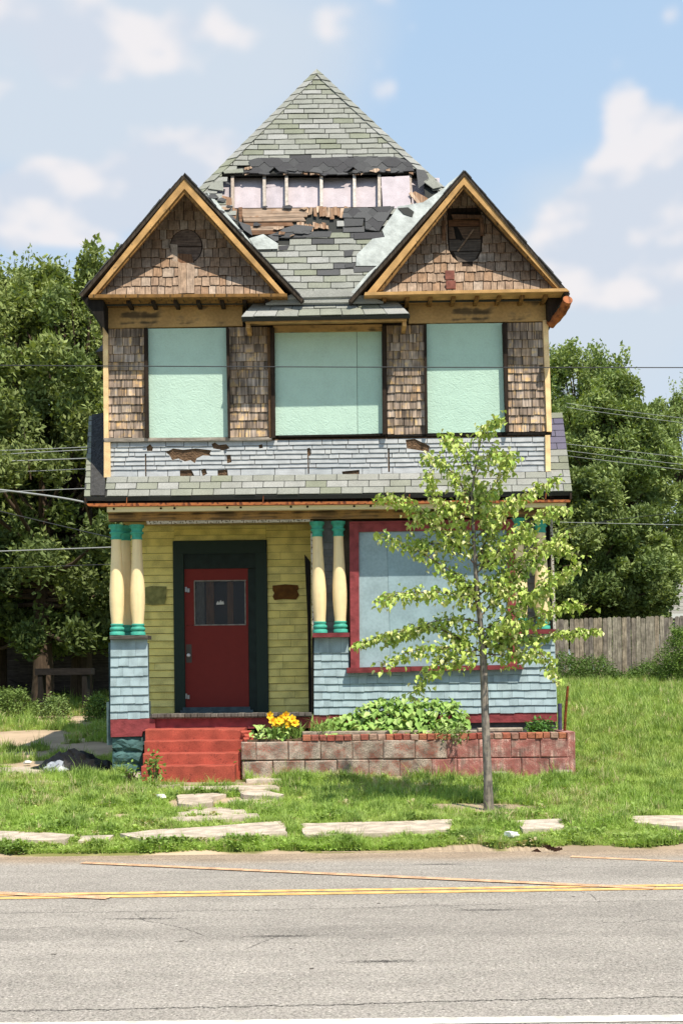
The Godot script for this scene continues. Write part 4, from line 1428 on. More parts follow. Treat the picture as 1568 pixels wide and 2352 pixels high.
	# bare boards under the opening
	patch.call("roof_board", [[480, 474], [985, 470], [985, 484], [480, 488]], -0.03, 0.02, m.dark)
	for b in [[555, 481, 705, 491], [556, 492, 704, 501], [558, 502, 700, 511], [556, 513, 670, 521], [560, 522, 655, 531], [570, 532, 640, 541], [548, 479, 556, 514]]:
		patch.call("bare_plank", [[b[0], b[1]], [b[2] + rng.randf_range(-4, 4), b[1] - 1], [b[2] + rng.randf_range(-6, 6), b[3] - 1.2], [b[0] + 2, b[3]]], 0.008 + rng.randf_range(0, 0.012), 0.02, pick(m.lath))
	for k in 26:
		var x := 702.0 + (k % 13) * 8.0
		var y := (479.0 if k < 13 else 506.0) + rng.randf_range(-3, 3)
		if k >= 13:
			x = 680.0 + (k - 13) * 5.5
			y = 516.0 + rng.randf_range(-4, 4)
		var l := rng.randf_range(12, 30) if k < 13 else rng.randf_range(8, 16)
		patch.call("wood_shake", [[x + rng.randf_range(-2, 2), y], [x + 7.5, y + rng.randf_range(-2, 2)], [x + 7.5 + rng.randf_range(-3, 3), y + l], [x + rng.randf_range(-3, 3), y + l + rng.randf_range(-3, 3)]], 0.012 + rng.randf_range(0, 0.02), 0.008, pick(m.oldwood))
	patch.call("bare_plank", [[498, 446], [532, 455], [533, 476], [545, 482], [541, 505], [520, 492], [500, 470]], 0.004, 0.02, m.oldwood[3])
	patch.call("bare_plank", [[944, 446], [952, 440], [975, 452], [990, 462], [972, 472], [950, 460]], 0.006, 0.02, m.oldwood[1])
	patch.call("bare_plank", [[938, 448], [944, 444], [966, 470], [960, 473]], 0.03, 0.012, m.oldwood[0])
	# old hexagonal tar shingles: the flap above and the field at the lower right
	var flap := px_poly([[572, 372], [600, 366], [700, 368], [800, 364], [905, 363], [945, 378], [950, 398], [900, 399], [860, 398], [800, 401], [745, 404], [716, 396], [690, 400], [640, 400], [610, 404], [560, 400], [575, 386]])
	var low_hex := px_poly([[790, 482], [905, 478], [870, 535], [838, 530], [838, 504], [785, 504]])
	for field_px in [flap, low_hex]:
		var lo := Vector2(1e9, 1e9)
		var hi := Vector2(-1e9, -1e9)
		for q in field_px:
			lo = lo.min(q)
			hi = hi.max(q)
		var py := lo.y - 8
		var r := 0
		while py < hi.y + 8:
			var px := lo.x - 20 + (22.5 if r % 2 else 0.0)
			while px < hi.x + 20:
				var hex := PackedVector2Array([Vector2(px - 22, py), Vector2(px - 10, py - 10.5), Vector2(px + 10, py - 10.5), Vector2(px + 22, py), Vector2(px + 10, py + 10.5), Vector2(px - 10, py + 10.5)])
				for piece in Geometry2D.intersect_polygons(hex, field_px):
					var list := []
					for q in piece:
						list.append([q.x + rng.randf_range(-0.5, 0.5), q.y + rng.randf_range(-0.8, 0.8) + (rng.randf_range(-2.5, 2.5) if q.y > 395 and field_px == flap else 0.0)])
					patch.call("tar_shingle", list, 0.024 + rng.randf_range(0, 0.012), 0.014, pick(m.tar))
				px += 45
			py += 11.0
			r += 1
	for k in 11:
		var x: float = [566, 608, 655, 690, 702, 716, 728, 740, 818, 832, 942][k]
		patch.call("wood_shake", [[x - 5, 388], [x + 6, 387], [x + 5 + rng.randf_range(-2, 2), 402 + rng.randf_range(-3, 3)], [x - 4, 401 + rng.randf_range(-3, 4)]], 0.014, 0.012, pick(m.oldwood))
	for b in [[640, 536, 762, 549], [790, 505, 836, 523], [812, 538, 884, 552], [640, 568, 664, 578], [792, 609, 815, 618], [812, 616, 870, 628], [790, 578, 812, 592]]:
		patch.call("tar_shingle", [[b[0], b[1]], [b[2], b[1] - 2], [b[2] - 4, b[3] - 2], [b[0] + 1, b[3]]], 0.022, 0.012, pick(m.tar))
	for b in [[[615, 545], [640, 536], [640, 556], [632, 558]], [[548, 512], [575, 522], [580, 545], [560, 532]], [[512, 492], [535, 500], [545, 512], [520, 502]], [[680, 520], [720, 524], [716, 534], [650, 538], [640, 532]]]:
		patch.call("tar_shingle", b, 0.03, 0.012, m.tar[1])
	patch.call("roof_shingle", [[512, 396], [558, 391], [560, 400], [516, 402]], 0.03, 0.012, m.roof[3])
	patch.call("roof_shingle", [[486, 424], [512, 417], [514, 442], [478, 437]], 0.03, 0.012, m.roof[2])
	patch.call("roof_shingle", [[972, 424], [990, 410], [1012, 436], [994, 440]], 0.05, 0.012, m.roof[2])
	patch.call("tar_shingle", [[955, 395], [975, 398], [985, 418], [972, 430], [960, 440]], 0.05, 0.012, m.tar[1])
	# torn scraps along the edges of the hole
	for k in 44:
		if k % 2 == 1 and k < 37:
			continue
		var t := rng.randf()
		var c := Vector2(lerpf(500, 965, t), rng.randf_range(392, 402)) if k < 14 else (Vector2(lerpf(500, 940, t), rng.randf_range(474, 484)) if k < 22 else Vector2(lerpf(545, 860, t), rng.randf_range(520, 548)))
		if k > 36:
			c = Vector2(rng.randf_range(480, 530), rng.randf_range(425, 500))
		var r := rng.randf_range(4, 9)
		var list := []
		var n := 5
		for i in n:
			var a := TAU * i / n + rng.randf_range(-0.4, 0.4)
			list.append(at.call(uv.call(c.x + cos(a) * r * 1.5, c.y + sin(a) * r * 0.6).x, uv.call(c.x + cos(a) * r * 1.5, c.y + sin(a) * r * 0.6).y, 0.026 + rng.randf_range(0.0, 0.03)))
		s = Shape.new()
		for i in range(1, n - 1):
			s.tri(list[0], list[i], list[i + 1])
			s.tri(list[0] - N * 0.006, list[i + 1] - N * 0.006, list[i] - N * 0.006)
		put("torn_scrap", s, pick(m.tar) if k % 3 else pick(m.oldwood), roof)
	# metal valley sheets
	patch.call("valley_sheet", [[913, 479], [971, 469], [1015, 440], [1030, 424], [1063, 400], [820, 692], [795, 689], [843, 633], [865, 615], [817, 615], [819, 589], [855, 553], [883, 549], [877, 533]], 0.034, 0.006, m.flash)
	patch.call("valley_sheet", [[474, 443], [492, 460], [571, 553], [587, 577], [631, 625], [696, 687], [680, 692], [560, 575]], 0.034, 0.006, m.flash)
	patch.call("valley_sheet", [[573, 553], [605, 543], [639, 565], [638, 577], [588, 578]], 0.04, 0.006, m.flash)
	patch.call("valley_patch", [[913, 484], [936, 482], [950, 492], [946, 504], [926, 498]], 0.044, 0.004, m.deck)
	# --- small roof over the middle window
	var pent := part("pent_roof", house)
	var a := P(579, 697, 0.16)
	var b := P(913, 691, 0.16)
	var c := P(941, 722, 0.56)
	var d := P(555, 729, 0.56)
	s = Shape.new()
	s.prism([a - Vector3(0, 0.008, 0), d - Vector3(0, 0.008, 0), c - Vector3(0, 0.008, 0), b - Vector3(0, 0.008, 0)], Vector3(0, -0.04, -0.03))
	s.prism([a, d, P(560, 736, 0.1)], Vector3(0.03, 0, 0))
	s.prism([b, P(936, 728, 0.1), c], Vector3(-0.03, 0, 0))
	put("roof_deck", s, m.deck, pent)
	slope_rows(pent, "roof_shingle", a, b, c, d, 2, 0.3, m.roof)
	for k in 2:
		s = Shape.new()
		var yy := 690.0 - k * 13.0
		s.prism([P(640 + k * 45, yy - 8, 0.3), P(610 + k * 40, yy + 7, 0.34), P(880 - k * 50, yy + 3, 0.34), P(840 - k * 50, yy - 12, 0.3)], Vector3(0, -0.02, -0.02))
		put("roof_shingle", s, m.roof[k], pent)
	s = Shape.new()
	outline(s, [[563, 734], [934, 727], [934, 736], [564, 742]], 0.50, 0.03)
	put("fascia", s, m.rake, pent)
	s = Shape.new()
	s.prism([P(563, 741, 0.49), P(934, 735, 0.49), P(930, 741, 0.04), P(567, 748, 0.04)], Vector3(0, 0.015, 0))
	put("soffit", s, m.trim_h, pent)
	for x in [569, 928]:
		s = Shape.new()
		board(s, x - 4, 736 if x > 700 else 741, x + 5, 748 if x > 700 else 754, 0.46, 0.4, 0.005)
		put("bracket", s, m.rake, pent)
	# --- the two gables
	var ZR := 0.45
	for g in [
		{"apex": [423, 399], "l": [183, 677], "r": [697, 688], "in": [424, 445], "inl": [229, 674], "inr": [633, 672], "outl": [203, 681], "outr": [660, 680], "otop": [423, 407], "shelf": [[207, 676], [659, 674], [660, 681], [204, 684]], "vent": Vector2(428, 566), "square": false},
		{"apex": [1066, 393], "l": [801, 690], "r": [1308, 676], "in": [1064, 433], "inl": [879, 666], "inr": [1270, 660], "outl": [838, 677], "outr": [1298, 668], "otop": [1066, 402], "shelf": [[838, 671], [1299, 662], [1307, 669], [836, 678]], "vent": Vector2(1065, 560), "square": true}]:
		var gable := part("gable", house)
		var A := P(g.apex[0], g.apex[1], ZR)
		var L := P(g.l[0], g.l[1], ZR)
		var R := P(g.r[0], g.r[1], ZR)
		var back := Vector3(0, 0, -3.6)
		var tk := 0.045
		s = Shape.new()
		var nl := Vector3(-(A.y - L.y), A.x - L.x, 0).normalized()
		var nr := Vector3(A.y - R.y, R.x - A.x, 0).normalized()
		s.prism([A, L, L - nl * tk, A - Vector3(0, tk * 1.4, 0)], back)
		s.prism([A, A - Vector3(0, tk * 1.4, 0), R - nr * tk, R], back)
		put("gable_roof", s, m.verge, gable)
		# rough shingle ends along the verge
		for e in [[L, A, nl], [A, R, nr]]:
			var len: float = e[0].distance_to(e[1])
			var dir: Vector3 = (e[1] - e[0]) / len
			var t := 0.0
			while t < len - 0.05:
				var w := rng.randf_range(0.1, 0.2)
				s = Shape.new()
				var p0: Vector3 = e[0] + dir * t + e[2] * 0.002
				var p1: Vector3 = e[0] + dir * minf(t + w, len) + e[2] * 0.002
				var hh := rng.randf_range(0.006, 0.02)
				s.prism([p0, p1, p1 + e[2] * hh, p0 + e[2] * hh * 0.7], Vector3(0, 0, -0.5 + rng.randf_range(-0.1, 0.1)))
				for k in s.v.size():
					s.v[k].z += hh * 0.8
				put("verge_shingle", s, pick(m.tar), gable)
				t += w
		# rake boards in two steps
		var I := Vector2(g["in"][0], g["in"][1])
		for e in [["outl", "inl"], ["outr", "inr"]]:
			var o0 := Vector2(g.otop[0], g.otop[1] + 3)
			var o1 := Vector2(g[e[0]][0], g[e[0]][1])
			var i1 := Vector2(g[e[1]][0], g[e[1]][1])
			var m0 := o0.lerp(I, 0.66)
			var m1 := o1.lerp(i1, 0.62)
			s = Shape.new()
			outline(s, [[o0.x, o0.y], [o1.x, o1.y], [m1.x, m1.y], [m0.x, m0.y]], ZR - 0.012, 0.04)
			put("rake_board", s, m.rake, gable)
			s = Shape.new()
			outline(s, [[m0.x, m0.y], [m1.x, m1.y], [i1.x, i1.y], [I.x, I.y]], ZR - 0.035, 0.04)
			put("rake_moulding", s, m.rake_low, gable)
		# shingled face that flares outwards at the foot
		var depth := func(v: float) -> float:
			var e := 1.0 - v
			return ZR - 0.05 - minf(0.5, 0.06 + 1.05 * e - 1.0 * e * e * 0.75)
		var tlx: float = I.x - 3
		var trx: float = I.x + 3
		var q := [[tlx, I.y - 4], [trx, I.y - 4], [g.inr[0] + 14, g.inr[1] + 3], [g.inl[0] - 14, g.inl[1] + 5]]
		s = Shape.new()
		for j in 10:
			var v0 := j / 10.0
			var v1 := (j + 1) / 10.0
			var pts := []
			for w in [[0, 3, v0], [0, 3, v1], [1, 2, v1], [1, 2, v0]]:
				var e0 := Vector2(q[w[0]][0], q[w[0]][1]).lerp(Vector2(q[w[1]][0], q[w[1]][1]), w[2])
				pts.append(P(e0.x, e0.y, depth.call(w[2]) - 0.012))
			s.quad(pts[0], pts[1], pts[2], pts[3])
		put("sheathing", s, m.dark, gable)
		var vc: Vector2 = g.vent
		var hole := PackedVector2Array()
		if g.square:
			hole = px_poly([[1026, 478], [1103, 476], [1107, 556], [1104, 578], [1096, 594], [1082, 603], [1066, 605], [1050, 600], [1038, 590], [1030, 574], [1027, 556]])
		else:
			for k in 20:
				hole.append(vc + Vector2(cos(TAU * k / 20) * 38, sin(TAU * k / 20) * 40))
		courses(gable, "wall_shingle", q, 11, m.gable, {"wide": 20.0, "vary": 0.35, "lap": 0.028, "jit": 1.2, "rag": 1.6, "gap": 1.7, "zf": depth, "holes": [hole, px_poly([[410, 604], [447, 604], [447, 680], [410, 680]]) if not g.square else px_poly([[1060, 600], [1085, 600], [1085, 612], [1060, 612]])]})
		var vent := part("vent_opening", house)
		# a flat piece lying against the flaring face
		var face := func(sh: Shape, list: Array, off: float, thick: float) -> void:
			var fp := []
			for w in list:
				fp.append(P(w[0], w[1], depth.call((w[1] - I.y) / (q[2][1] - I.y)) + off))
			sh.prism(fp, Vector3(0, 0, -thick))
		var vz: float = depth.call((vc.y - I.y) / (672.0 - I.y))
		if not g.square:
			for half in 2:
				s = Shape.new()
				var list := []
				for k in 15:
					var an := PI * k / 14.0 + (0.0 if half else PI)
					list.append([vc.x + cos(an) * 35, vc.y + sin(an) * 37 + (1.2 if half else -1.2)])
				face.call(s, list, 0.002 + (0.006 if half == 0 else 0.0), 0.02)
				put("vent_board", s, skin(c8(138, 118, 106), 0.9, T.grain_side, 0.6, T.grain_side, 0.6, T.stain, 0.5), vent)
			s = Shape.new()
			face.call(s, [[391, 560], [408, 562], [408, 604], [396, 598]], 0.014, 0.03)
			put("cut_board", s, pick(m.gable), vent)
			s = Shape.new()
			face.call(s, [[408, 582], [440, 584], [446, 606], [409, 606]], 0.01, 0.03)
			put("cut_board", s, m.gable_old[1], vent)
			for bb in [[[410, 604], [428, 604], [428, 673], [410, 674]], [[429, 604], [447, 604], [446, 673], [429, 673]]]:
				s = Shape.new()
				var pts := []
				for w in bb:
					pts.append(P(w[0], w[1], depth.call((w[1] - I.y) / (672.0 - I.y)) + 0.012))
				s.prism(pts, Vector3(0, 0, -0.02))
				put("patch_board", s, m.gable[1 if bb[0][0] > 420 else 3], gable)
		else:
			s = Shape.new()
			face.call(s, [[1030, 476], [1105, 474], [1105, 560], [1096, 592], [1078, 604], [1062, 604], [1040, 590], [1030, 560]], -0.05, 0.02)
			put("vent_back", s, m.black, vent)
			for bb in [[1028, 504, 1105, 520], [1029, 521, 1104, 549], [1030, 550, 1104, 577], [1040, 578, 1100, 602]]:
				s = Shape.new()
				face.call(s, [[bb[0] + 1, bb[1] + 1], [bb[2], bb[1]], [bb[2] - (2 if bb[1] < 570 else 12), bb[3] - 1], [bb[0] + (2 if bb[1] < 570 else 12), bb[3]]], 0.002 + rng.randf_range(-0.004, 0.004), 0.014)
				put("vent_board", s, [m.plank[0], m.plank[1], m.plank[2], m.plank[2]][[504, 521, 550, 578].find(bb[1])], vent)
			s = Shape.new()
			outline(s, [[1014, 506], [1023, 506], [1024, 556], [1015, 556]], vz + 0.02, 0.03)
			outline(s, [[1100, 500], [1108, 500], [1112, 540], [1103, 540]], vz + 0.02, 0.03)
			put("cut_board", s, m.gable_old[0], vent)
			s = Shape.new()
			face.call(s, [[1038, 488], [1100, 487], [1105, 506], [1034, 505]], 0.008, 0.01)
			put("broken_gap", s, m.black, vent)
			s = Shape.new()
			face.call(s, [[1086, 525], [1089, 527], [1052, 578], [1049, 576]], 0.02, 0.02)
			put("brace", s, m.lath[1], vent)
			s = Shape.new()
			outline(s, [[1036, 492], [1105, 494], [1106, 500], [1040, 502]], vz + 0.04, 0.05)
			put("torn_board", s, m.gable_old[2], vent)
			for bb in [[1022, 621, 1043, 642], [1024, 644, 1046, 663]]:
				s = Shape.new()
				var zz: float = depth.call((bb[3] - I.y) / (665.0 - I.y)) + 0.035
				board(s, bb[0], bb[1], bb[2], bb[3], zz, 0.04, 0.002)
				put("red_tin", s, skin(c8(142, 88, 76), 0.7, T.stain, 0.3), gable)
		# shelf at the foot and the brackets under it
		s = Shape.new()
		var sp := []
		for w in g.shelf:
			sp.append(P(w[0], w[1], ZR + 0.03))
		s.prism(sp, Vector3(0, 0, -0.47))
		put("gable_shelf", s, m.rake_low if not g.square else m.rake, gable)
		var xs := [295, 351, 403, 455, 509, 561, 612] if not g.square else [882, 935, 988, 1041, 1095, 1146, 1199, 1252]
		for x in xs:
			s = Shape.new()
			var yy: float = 684.0 - (x - 210) * 0.0105 if not g.square else 677.5 - (x - 838) * 0.0145
			board(s, x - 4.5, yy, x + 4.5, yy + 14, 0.36, 0.34, 0.004)
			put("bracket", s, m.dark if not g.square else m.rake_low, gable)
		s = Shape.new()
		if not g.square:
			s.prism([P(210, 682, 0.41), P(660, 679, 0.41), P(660, 684, 0.03), P(210, 688, 0.03)], Vector3(0, 0.012, 0))
		else:
			s.prism([P(838, 678, 0.41), P(1304, 668, 0.41), P(1290, 675, 0.03), P(838, 684, 0.03)], Vector3(0, 0.012, 0))
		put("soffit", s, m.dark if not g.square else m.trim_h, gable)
	# eaves running back along the sides
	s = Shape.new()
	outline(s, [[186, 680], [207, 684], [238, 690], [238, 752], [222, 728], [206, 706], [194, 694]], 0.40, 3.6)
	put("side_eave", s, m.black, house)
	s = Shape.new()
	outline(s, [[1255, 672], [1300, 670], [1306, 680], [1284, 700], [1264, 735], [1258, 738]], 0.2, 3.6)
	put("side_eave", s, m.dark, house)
	# the rusty end of the old gutter
	s = Shape.new()
	var path := []
	var rad := []
	for k in 13:
		var t := k / 12.0
		path.append(P(lerpf(1303, 1263, t) + 6.0 * sin(t * PI), lerpf(688, 745, t), lerpf(0.5, 0.1, t)))
		rad.append(0.062 + (0.006 if k % 3 == 0 else 0.0))
	s.tube(path, rad, 12)
	put("gutter_end", s, m.rust, house)
	# hood of a side window at the left
	s = Shape.new()
	s.prism([P(222, 806, -1.2), P(238, 788, -1.2), P(238, 806, -1.0), P(220, 808, -1.0)], Vector3(0, -0.03, -0.6))
	put("side_hood", s, m.tar[1], house)

# ---------------------------------------------------------------- steps and planter
func build_steps() -> void:
	var steps := thing("concrete_steps", "chipped red painted concrete steps below the porch door", "steps")
	var red := tones([c8(255, 250, 248), c8(248, 240, 238)], 0.85, T.step, 1.1, T.lumps, 0.3, T.grit_soft, 0.7)
	var tops := [[334, 563, 1675, 0.38], [332, 560, 1702, 0.65], [329, 552.5, 1731, 0.92], [325, 539, 1760, 1.2]]
	var last := 0.12
	for k in 4:
		var t: Array = tops[k]
		var a := P(t[0], t[2], t[3])
		var b := P(t[1], t[2] - (t[1] - t[0]) * 0.0113, t[3])
		var y := (a.y + b.y) * 0.5
		var s := Shape.new()
		# a front face whose upper edge is worn, in short lengths
		var n := 18
		var base := 0.22
		var rowp := []
		for i in n + 1:
			var x := lerpf(a.x, b.x, i / float(n))
			var w := rng.randf_range(-0.008, 0.006)
			if k == 0 and i > 12 and rng.randf() < 0.5:
				w -= 0.02
			rowp.append([Vector3(x, y + w * 0.5, t[3] - 0.008 + w * 0.7), Vector3(x, y - 0.012 + w, t[3] + w * 0.4), Vector3(x, base, t[3] + 0.008)])
		var zb: float = -0.05
		for i in n:
			var p: Array = rowp[i]
			var q: Array = rowp[i + 1]
			s.quad(p[2], q[2], q[1], p[1])
			s.quad(p[1], q[1], q[0], p[0])
			s.quad(p[0], q[0], Vector3(q[0].x, y, zb), Vector3(p[0].x, y, zb))
		for e in [rowp[0], rowp[n]]:
			s.quad(Vector3(e[0].x, base, zb), e[2], e[1], e[0])
			s.tri(Vector3(e[0].x, base, zb), e[0], Vector3(e[0].x, y, zb))
		put("step", s, red[k % 2], steps)
	# the broken lump beside the top step
	for k in 3:
		var s := Shape.new()
		s.cbox(P([566, 574, 570][k], [1686, 1694, 1702][k], [0.5, 0.62, 0.8][k]), Vector3(0.13, 0.09, 0.2), 0.02, 0.02, rng)
		put("broken_corner", s, red[0], steps)

func build_planter() -> void:
	var pl := thing("planter_wall", "low planter of concrete blocks with peeling red paint and brick capping", "planter")
	var bl := tones([c8(255, 252, 250), c8(240, 236, 232), c8(250, 244, 240)], 0.92, T.block, 0.9, T.lumps, 0.6, T.grit_soft, 0.7)
	var br := tones([c8(255, 250, 248), c8(246, 240, 238)], 0.9, T.block_red, 0.9, T.lumps, 0.6, T.grit_soft, 0.7)
	var brick := tones([c8(196, 124, 98), c8(188, 114, 92), c8(176, 106, 92), c8(204, 132, 100), c8(170, 128, 114), c8(194, 160, 142), c8(174, 94, 80)], 0.9, T.stain, 0.35, T.lumps, 0.4, T.grit_soft, 0.5)
	var grey := tones([c8(190, 178, 162), c8(178, 166, 150)], 0.92, T.stain, 0.7, T.lumps, 0.5, T.grit_soft, 0.6)
	var Z := 1.0
	var block := func(x0: float, x1: float, y0: float, y1: float) -> void:
		var s := Shape.new()
		var dz := rng.randf_range(-0.012, 0.012)
		var c := (x0 + x1) * 0.5
		var dy := -(c - 560) * 0.0113
		var p := P(c, (y0 + y1) * 0.5 + dy, Z + dz)
		var k := (EYE.z - Z) / F
		var gap := 1.4 if c < 760 else (0.4 if c < 1000 else 0.05)
		s.cbox(p - Vector3(0, 0, 0.1), Vector3((x1 - x0 - gap) * k, (y1 - y0 - gap) * k, 0.2), 0.012, 0.006, rng)
		put("block", s, pick(br) if c > 1010 else pick(bl), pl)
	var top := [553, 588, 662, 736, 809, 880, 952, 1026, 1098, 1172, 1240, 1304]
	for k in top.size() - 1:
		block.call(top[k], top[k + 1], 1704.0, 1747.0)
	var bot := [555, 627, 700, 774, 846, 917, 991, 1050, 1122, 1196, 1260, 1306]
	for k in bot.size() - 1:
		block.call(bot[k], bot[k + 1], 1748.0, 1792.0)
	var core := Shape.new()
	board(core, 556, 1700, 1302, 1778, Z - 0.05, 0.12)
	put("wall_core", core, skin(c8(70, 64, 58), 0.95, T.stain, 1.0), pl)
	# brick capping
	var x := 694.0
	while x < 1303.0:
		var w := minf(rng.randf_range(17, 21), 1304.0 - x)
		var s := Shape.new()
		var dy := -(x - 560) * 0.0113
		var p := P(x + w * 0.5, 1697.5 + dy + rng.randf_range(-0.8, 0.8), Z + 0.005 + rng.randf_range(-0.012, 0.008))
		var k := (EYE.z - Z) / F
		s.cbox(p - Vector3(0, 0, 0.1), Vector3((w - 1.4) * k, 13.5 * k, 0.2), 0.008, 0.005, rng)
		put("brick", s, pick(brick), pl)
		x += w
	var s := Shape.new()
	board(s, 694, 1697, 1303, 1702, Z - 0.02, 0.17)
	put("mortar_bed", s, grey[0], pl)
	# right end and the back rim
	for e in [[1284, 1304, 0.45, 0.4]]:
		s = Shape.new()
		var p := P(1293, 1722, 0.45)
		s.box(Vector3(p.x, p.y - 0.02, 0.42), Vector3(0.16, 0.56, 0.94))
		put("end_wall", s, br[0], pl)
	for e in [[694, 960, 1679, 1688], [962, 1095, 1678, 1686], [1097, 1200, 1672, 1681]]:
		s = Shape.new()
		board(s, e[0], e[1 + 1], e[1], e[3], 0.78, 0.14, 0.012)
		put("back_rim", s, pick(grey), pl)
	s = Shape.new()
	var c := P(930, 1697, 0.5)
	s.box(Vector3(c.x, c.y - 0.1, 0.48), Vector3(4.2, 0.26, 0.86))
	put("planter_soil", s, skin(c8(110, 92, 72), 0.97, T.stain, 0.6, T.lumps, 1.0), pl)
	for b in [[1138, 1778, 40, 0], [1290, 1774, 46, 1]]:
		s = Shape.new()
		s.cbox(P(b[0], b[1], 1.12), Vector3(0.26, 0.06, 0.16), 0.015, 0.012, rng)
		tag(put("stone_slab", s, grey[b[3]]), ["flat broken stone lying at the foot of the planter wall, behind the young tree", "flat broken stone under the right end of the planter wall"][b[3]], "stone", "loose stones at the planter foot")

# ---------------------------------------------------------------- plants
func leaf_mesh(l: float, w: float, fold: float, heart := false) -> ArrayMesh:
	var s := Shape.new()
	var a := Vector3.ZERO
	var tip := Vector3(0, l * 0.1, l)
	var f := w * fold
	if heart:
		for g in [-1.0, 1.0]:
			var p := [Vector3(g * w * 0.28, f * 0.3, -l * 0.1), Vector3(g * w * 0.52, f, l * 0.22), Vector3(g * w * 0.36, f * 0.7, l * 0.62)]
			var mid := Vector3(0, 0.02 * l, l * 0.45)
			if g > 0:
				s.tri(a, p[1], p[0]); s.tri(a, mid, p[1]); s.tri(mid, p[2], p[1]); s.tri(mid, tip - Vector3(0, l * 0.2, 0), p[2])
			else:
				s.tri(a, p[0], p[1]); s.tri(a, p[1], mid); s.tri(mid, p[1], p[2]); s.tri(mid, p[2], tip - Vector3(0, l * 0.2, 0))
	else:
		var q := Vector3(-w * 0.5, f, l * 0.42)
		var r := Vector3(w * 0.5, f, l * 0.42)
		s.tri(a, q, tip); s.tri(a, tip, r)
	return s.mesh()

func spray_mesh(sd: int, n: int, spread: float, l: float, w: float) -> ArrayMesh:
	var g := RandomNumberGenerator.new()
	g.seed = sd
	var s := Shape.new()
	for k in n:
		var c := Vector3(g.randfn(0, 1), g.randfn(0, 1), g.randfn(0, 1)).normalized() * spread * pow(g.randf(), 0.4)
		var d := Vector3(g.randfn(0, 1), g.randfn(-0.35, 0.7), g.randfn(0, 1)).normalized()
		var sd2 := d.cross(Vector3(g.randfn(0, 1), g.randfn(0, 1) + 0.8, g.randfn(0, 1))).normalized()
		var nn := sd2.cross(d)
		var ll := l * g.randf_range(0.7, 1.2)
		var q := c + d * ll * 0.45 + sd2 * w * 0.5 + nn * w * 0.12
		var r := c + d * ll * 0.45 - sd2 * w * 0.5 + nn * w * 0.12
		s.tri(c, q, c + d * ll); s.tri(c, c + d * ll, r)
	return s.mesh()

func tuft_mesh(sd: int, n: int, h: float, spread: float, w: float, droop: float) -> ArrayMesh:
	var g := RandomNumberGenerator.new()
	g.seed = sd
	var s := Shape.new()
	for k in n:
		var a := g.randf() * TAU
		var c := Vector3(cos(a), 0, sin(a)) * spread * sqrt(g.randf())
		var d := Vector3(cos(a + g.randfn(0, 0.8)), 0, sin(a + g.randfn(0, 0.8)))
		var hh := h * g.randf_range(0.5, 1.15)
		var sdv := d.cross(Vector3.UP).rotated(Vector3.UP, g.randf_range(-0.9, 0.9)) * w * g.randf_range(0.6, 1.2)
		var lean := droop * g.randf_range(0.2, 1.1)
		var m := c + Vector3(0, hh * 0.6, 0) + d * hh * lean * 0.35
		var t := c + Vector3(0, hh * (1.0 - lean * 0.25), 0) + d * hh * lean
		s.tri(c - sdv * 0.5, c + sdv * 0.5, m + sdv * 0.4)
		s.tri(c - sdv * 0.5, m + sdv * 0.4, m - sdv * 0.4)
		s.tri(m - sdv * 0.4, m + sdv * 0.4, t)
	return s.mesh()

func weed_mesh(sd: int, n: int, size: float, h: float) -> ArrayMesh:
	var g := RandomNumberGenerator.new()
	g.seed = sd
	var s := Shape.new()
	for k in n:
		var a := g.randf() * TAU
		var el := g.randf_range(0.15, 1.0)
		var d := Vector3(cos(a) * cos(el), sin(el), sin(a) * cos(el))
		var base := Vector3(cos(a), 0, sin(a)) * size * 0.2 + Vector3(0, h * g.randf(), 0)
		var l := size * g.randf_range(0.6, 1.1)
		var sdv := d.cross(Vector3.UP).normalized() * l * 0.27
		var m := base + d * l * 0.5
		var t := base + d * l - Vector3(0, l * 0.25, 0)
		s.tri(base, m + sdv + Vector3(0, l * 0.06, 0), m)
		s.tri(base, m, m - sdv + Vector3(0, l * 0.06, 0))
		s.tri(m, m + sdv + Vector3(0, l * 0.06, 0), t)
		s.tri(m - sdv + Vector3(0, l * 0.06, 0), m, t)
	return s.mesh()

func green(light: float) -> StandardMaterial3D:
	var m := StandardMaterial3D.new()
	m.albedo_color = Color.WHITE
	m.vertex_color_use_as_albedo = true
	m.roughness = 0.55
	m.metallic_specular = 0.3
	m.backlight_enabled = true
	m.backlight = Color(light, light, light * 0.6)
	return m

func frame(at: Vector3, turn: float, tilt: float, roll: float, k: float) -> Transform3D:
	return Transform3D(Basis.from_euler(Vector3(tilt, turn, roll)).scaled(Vector3.ONE * k), at)

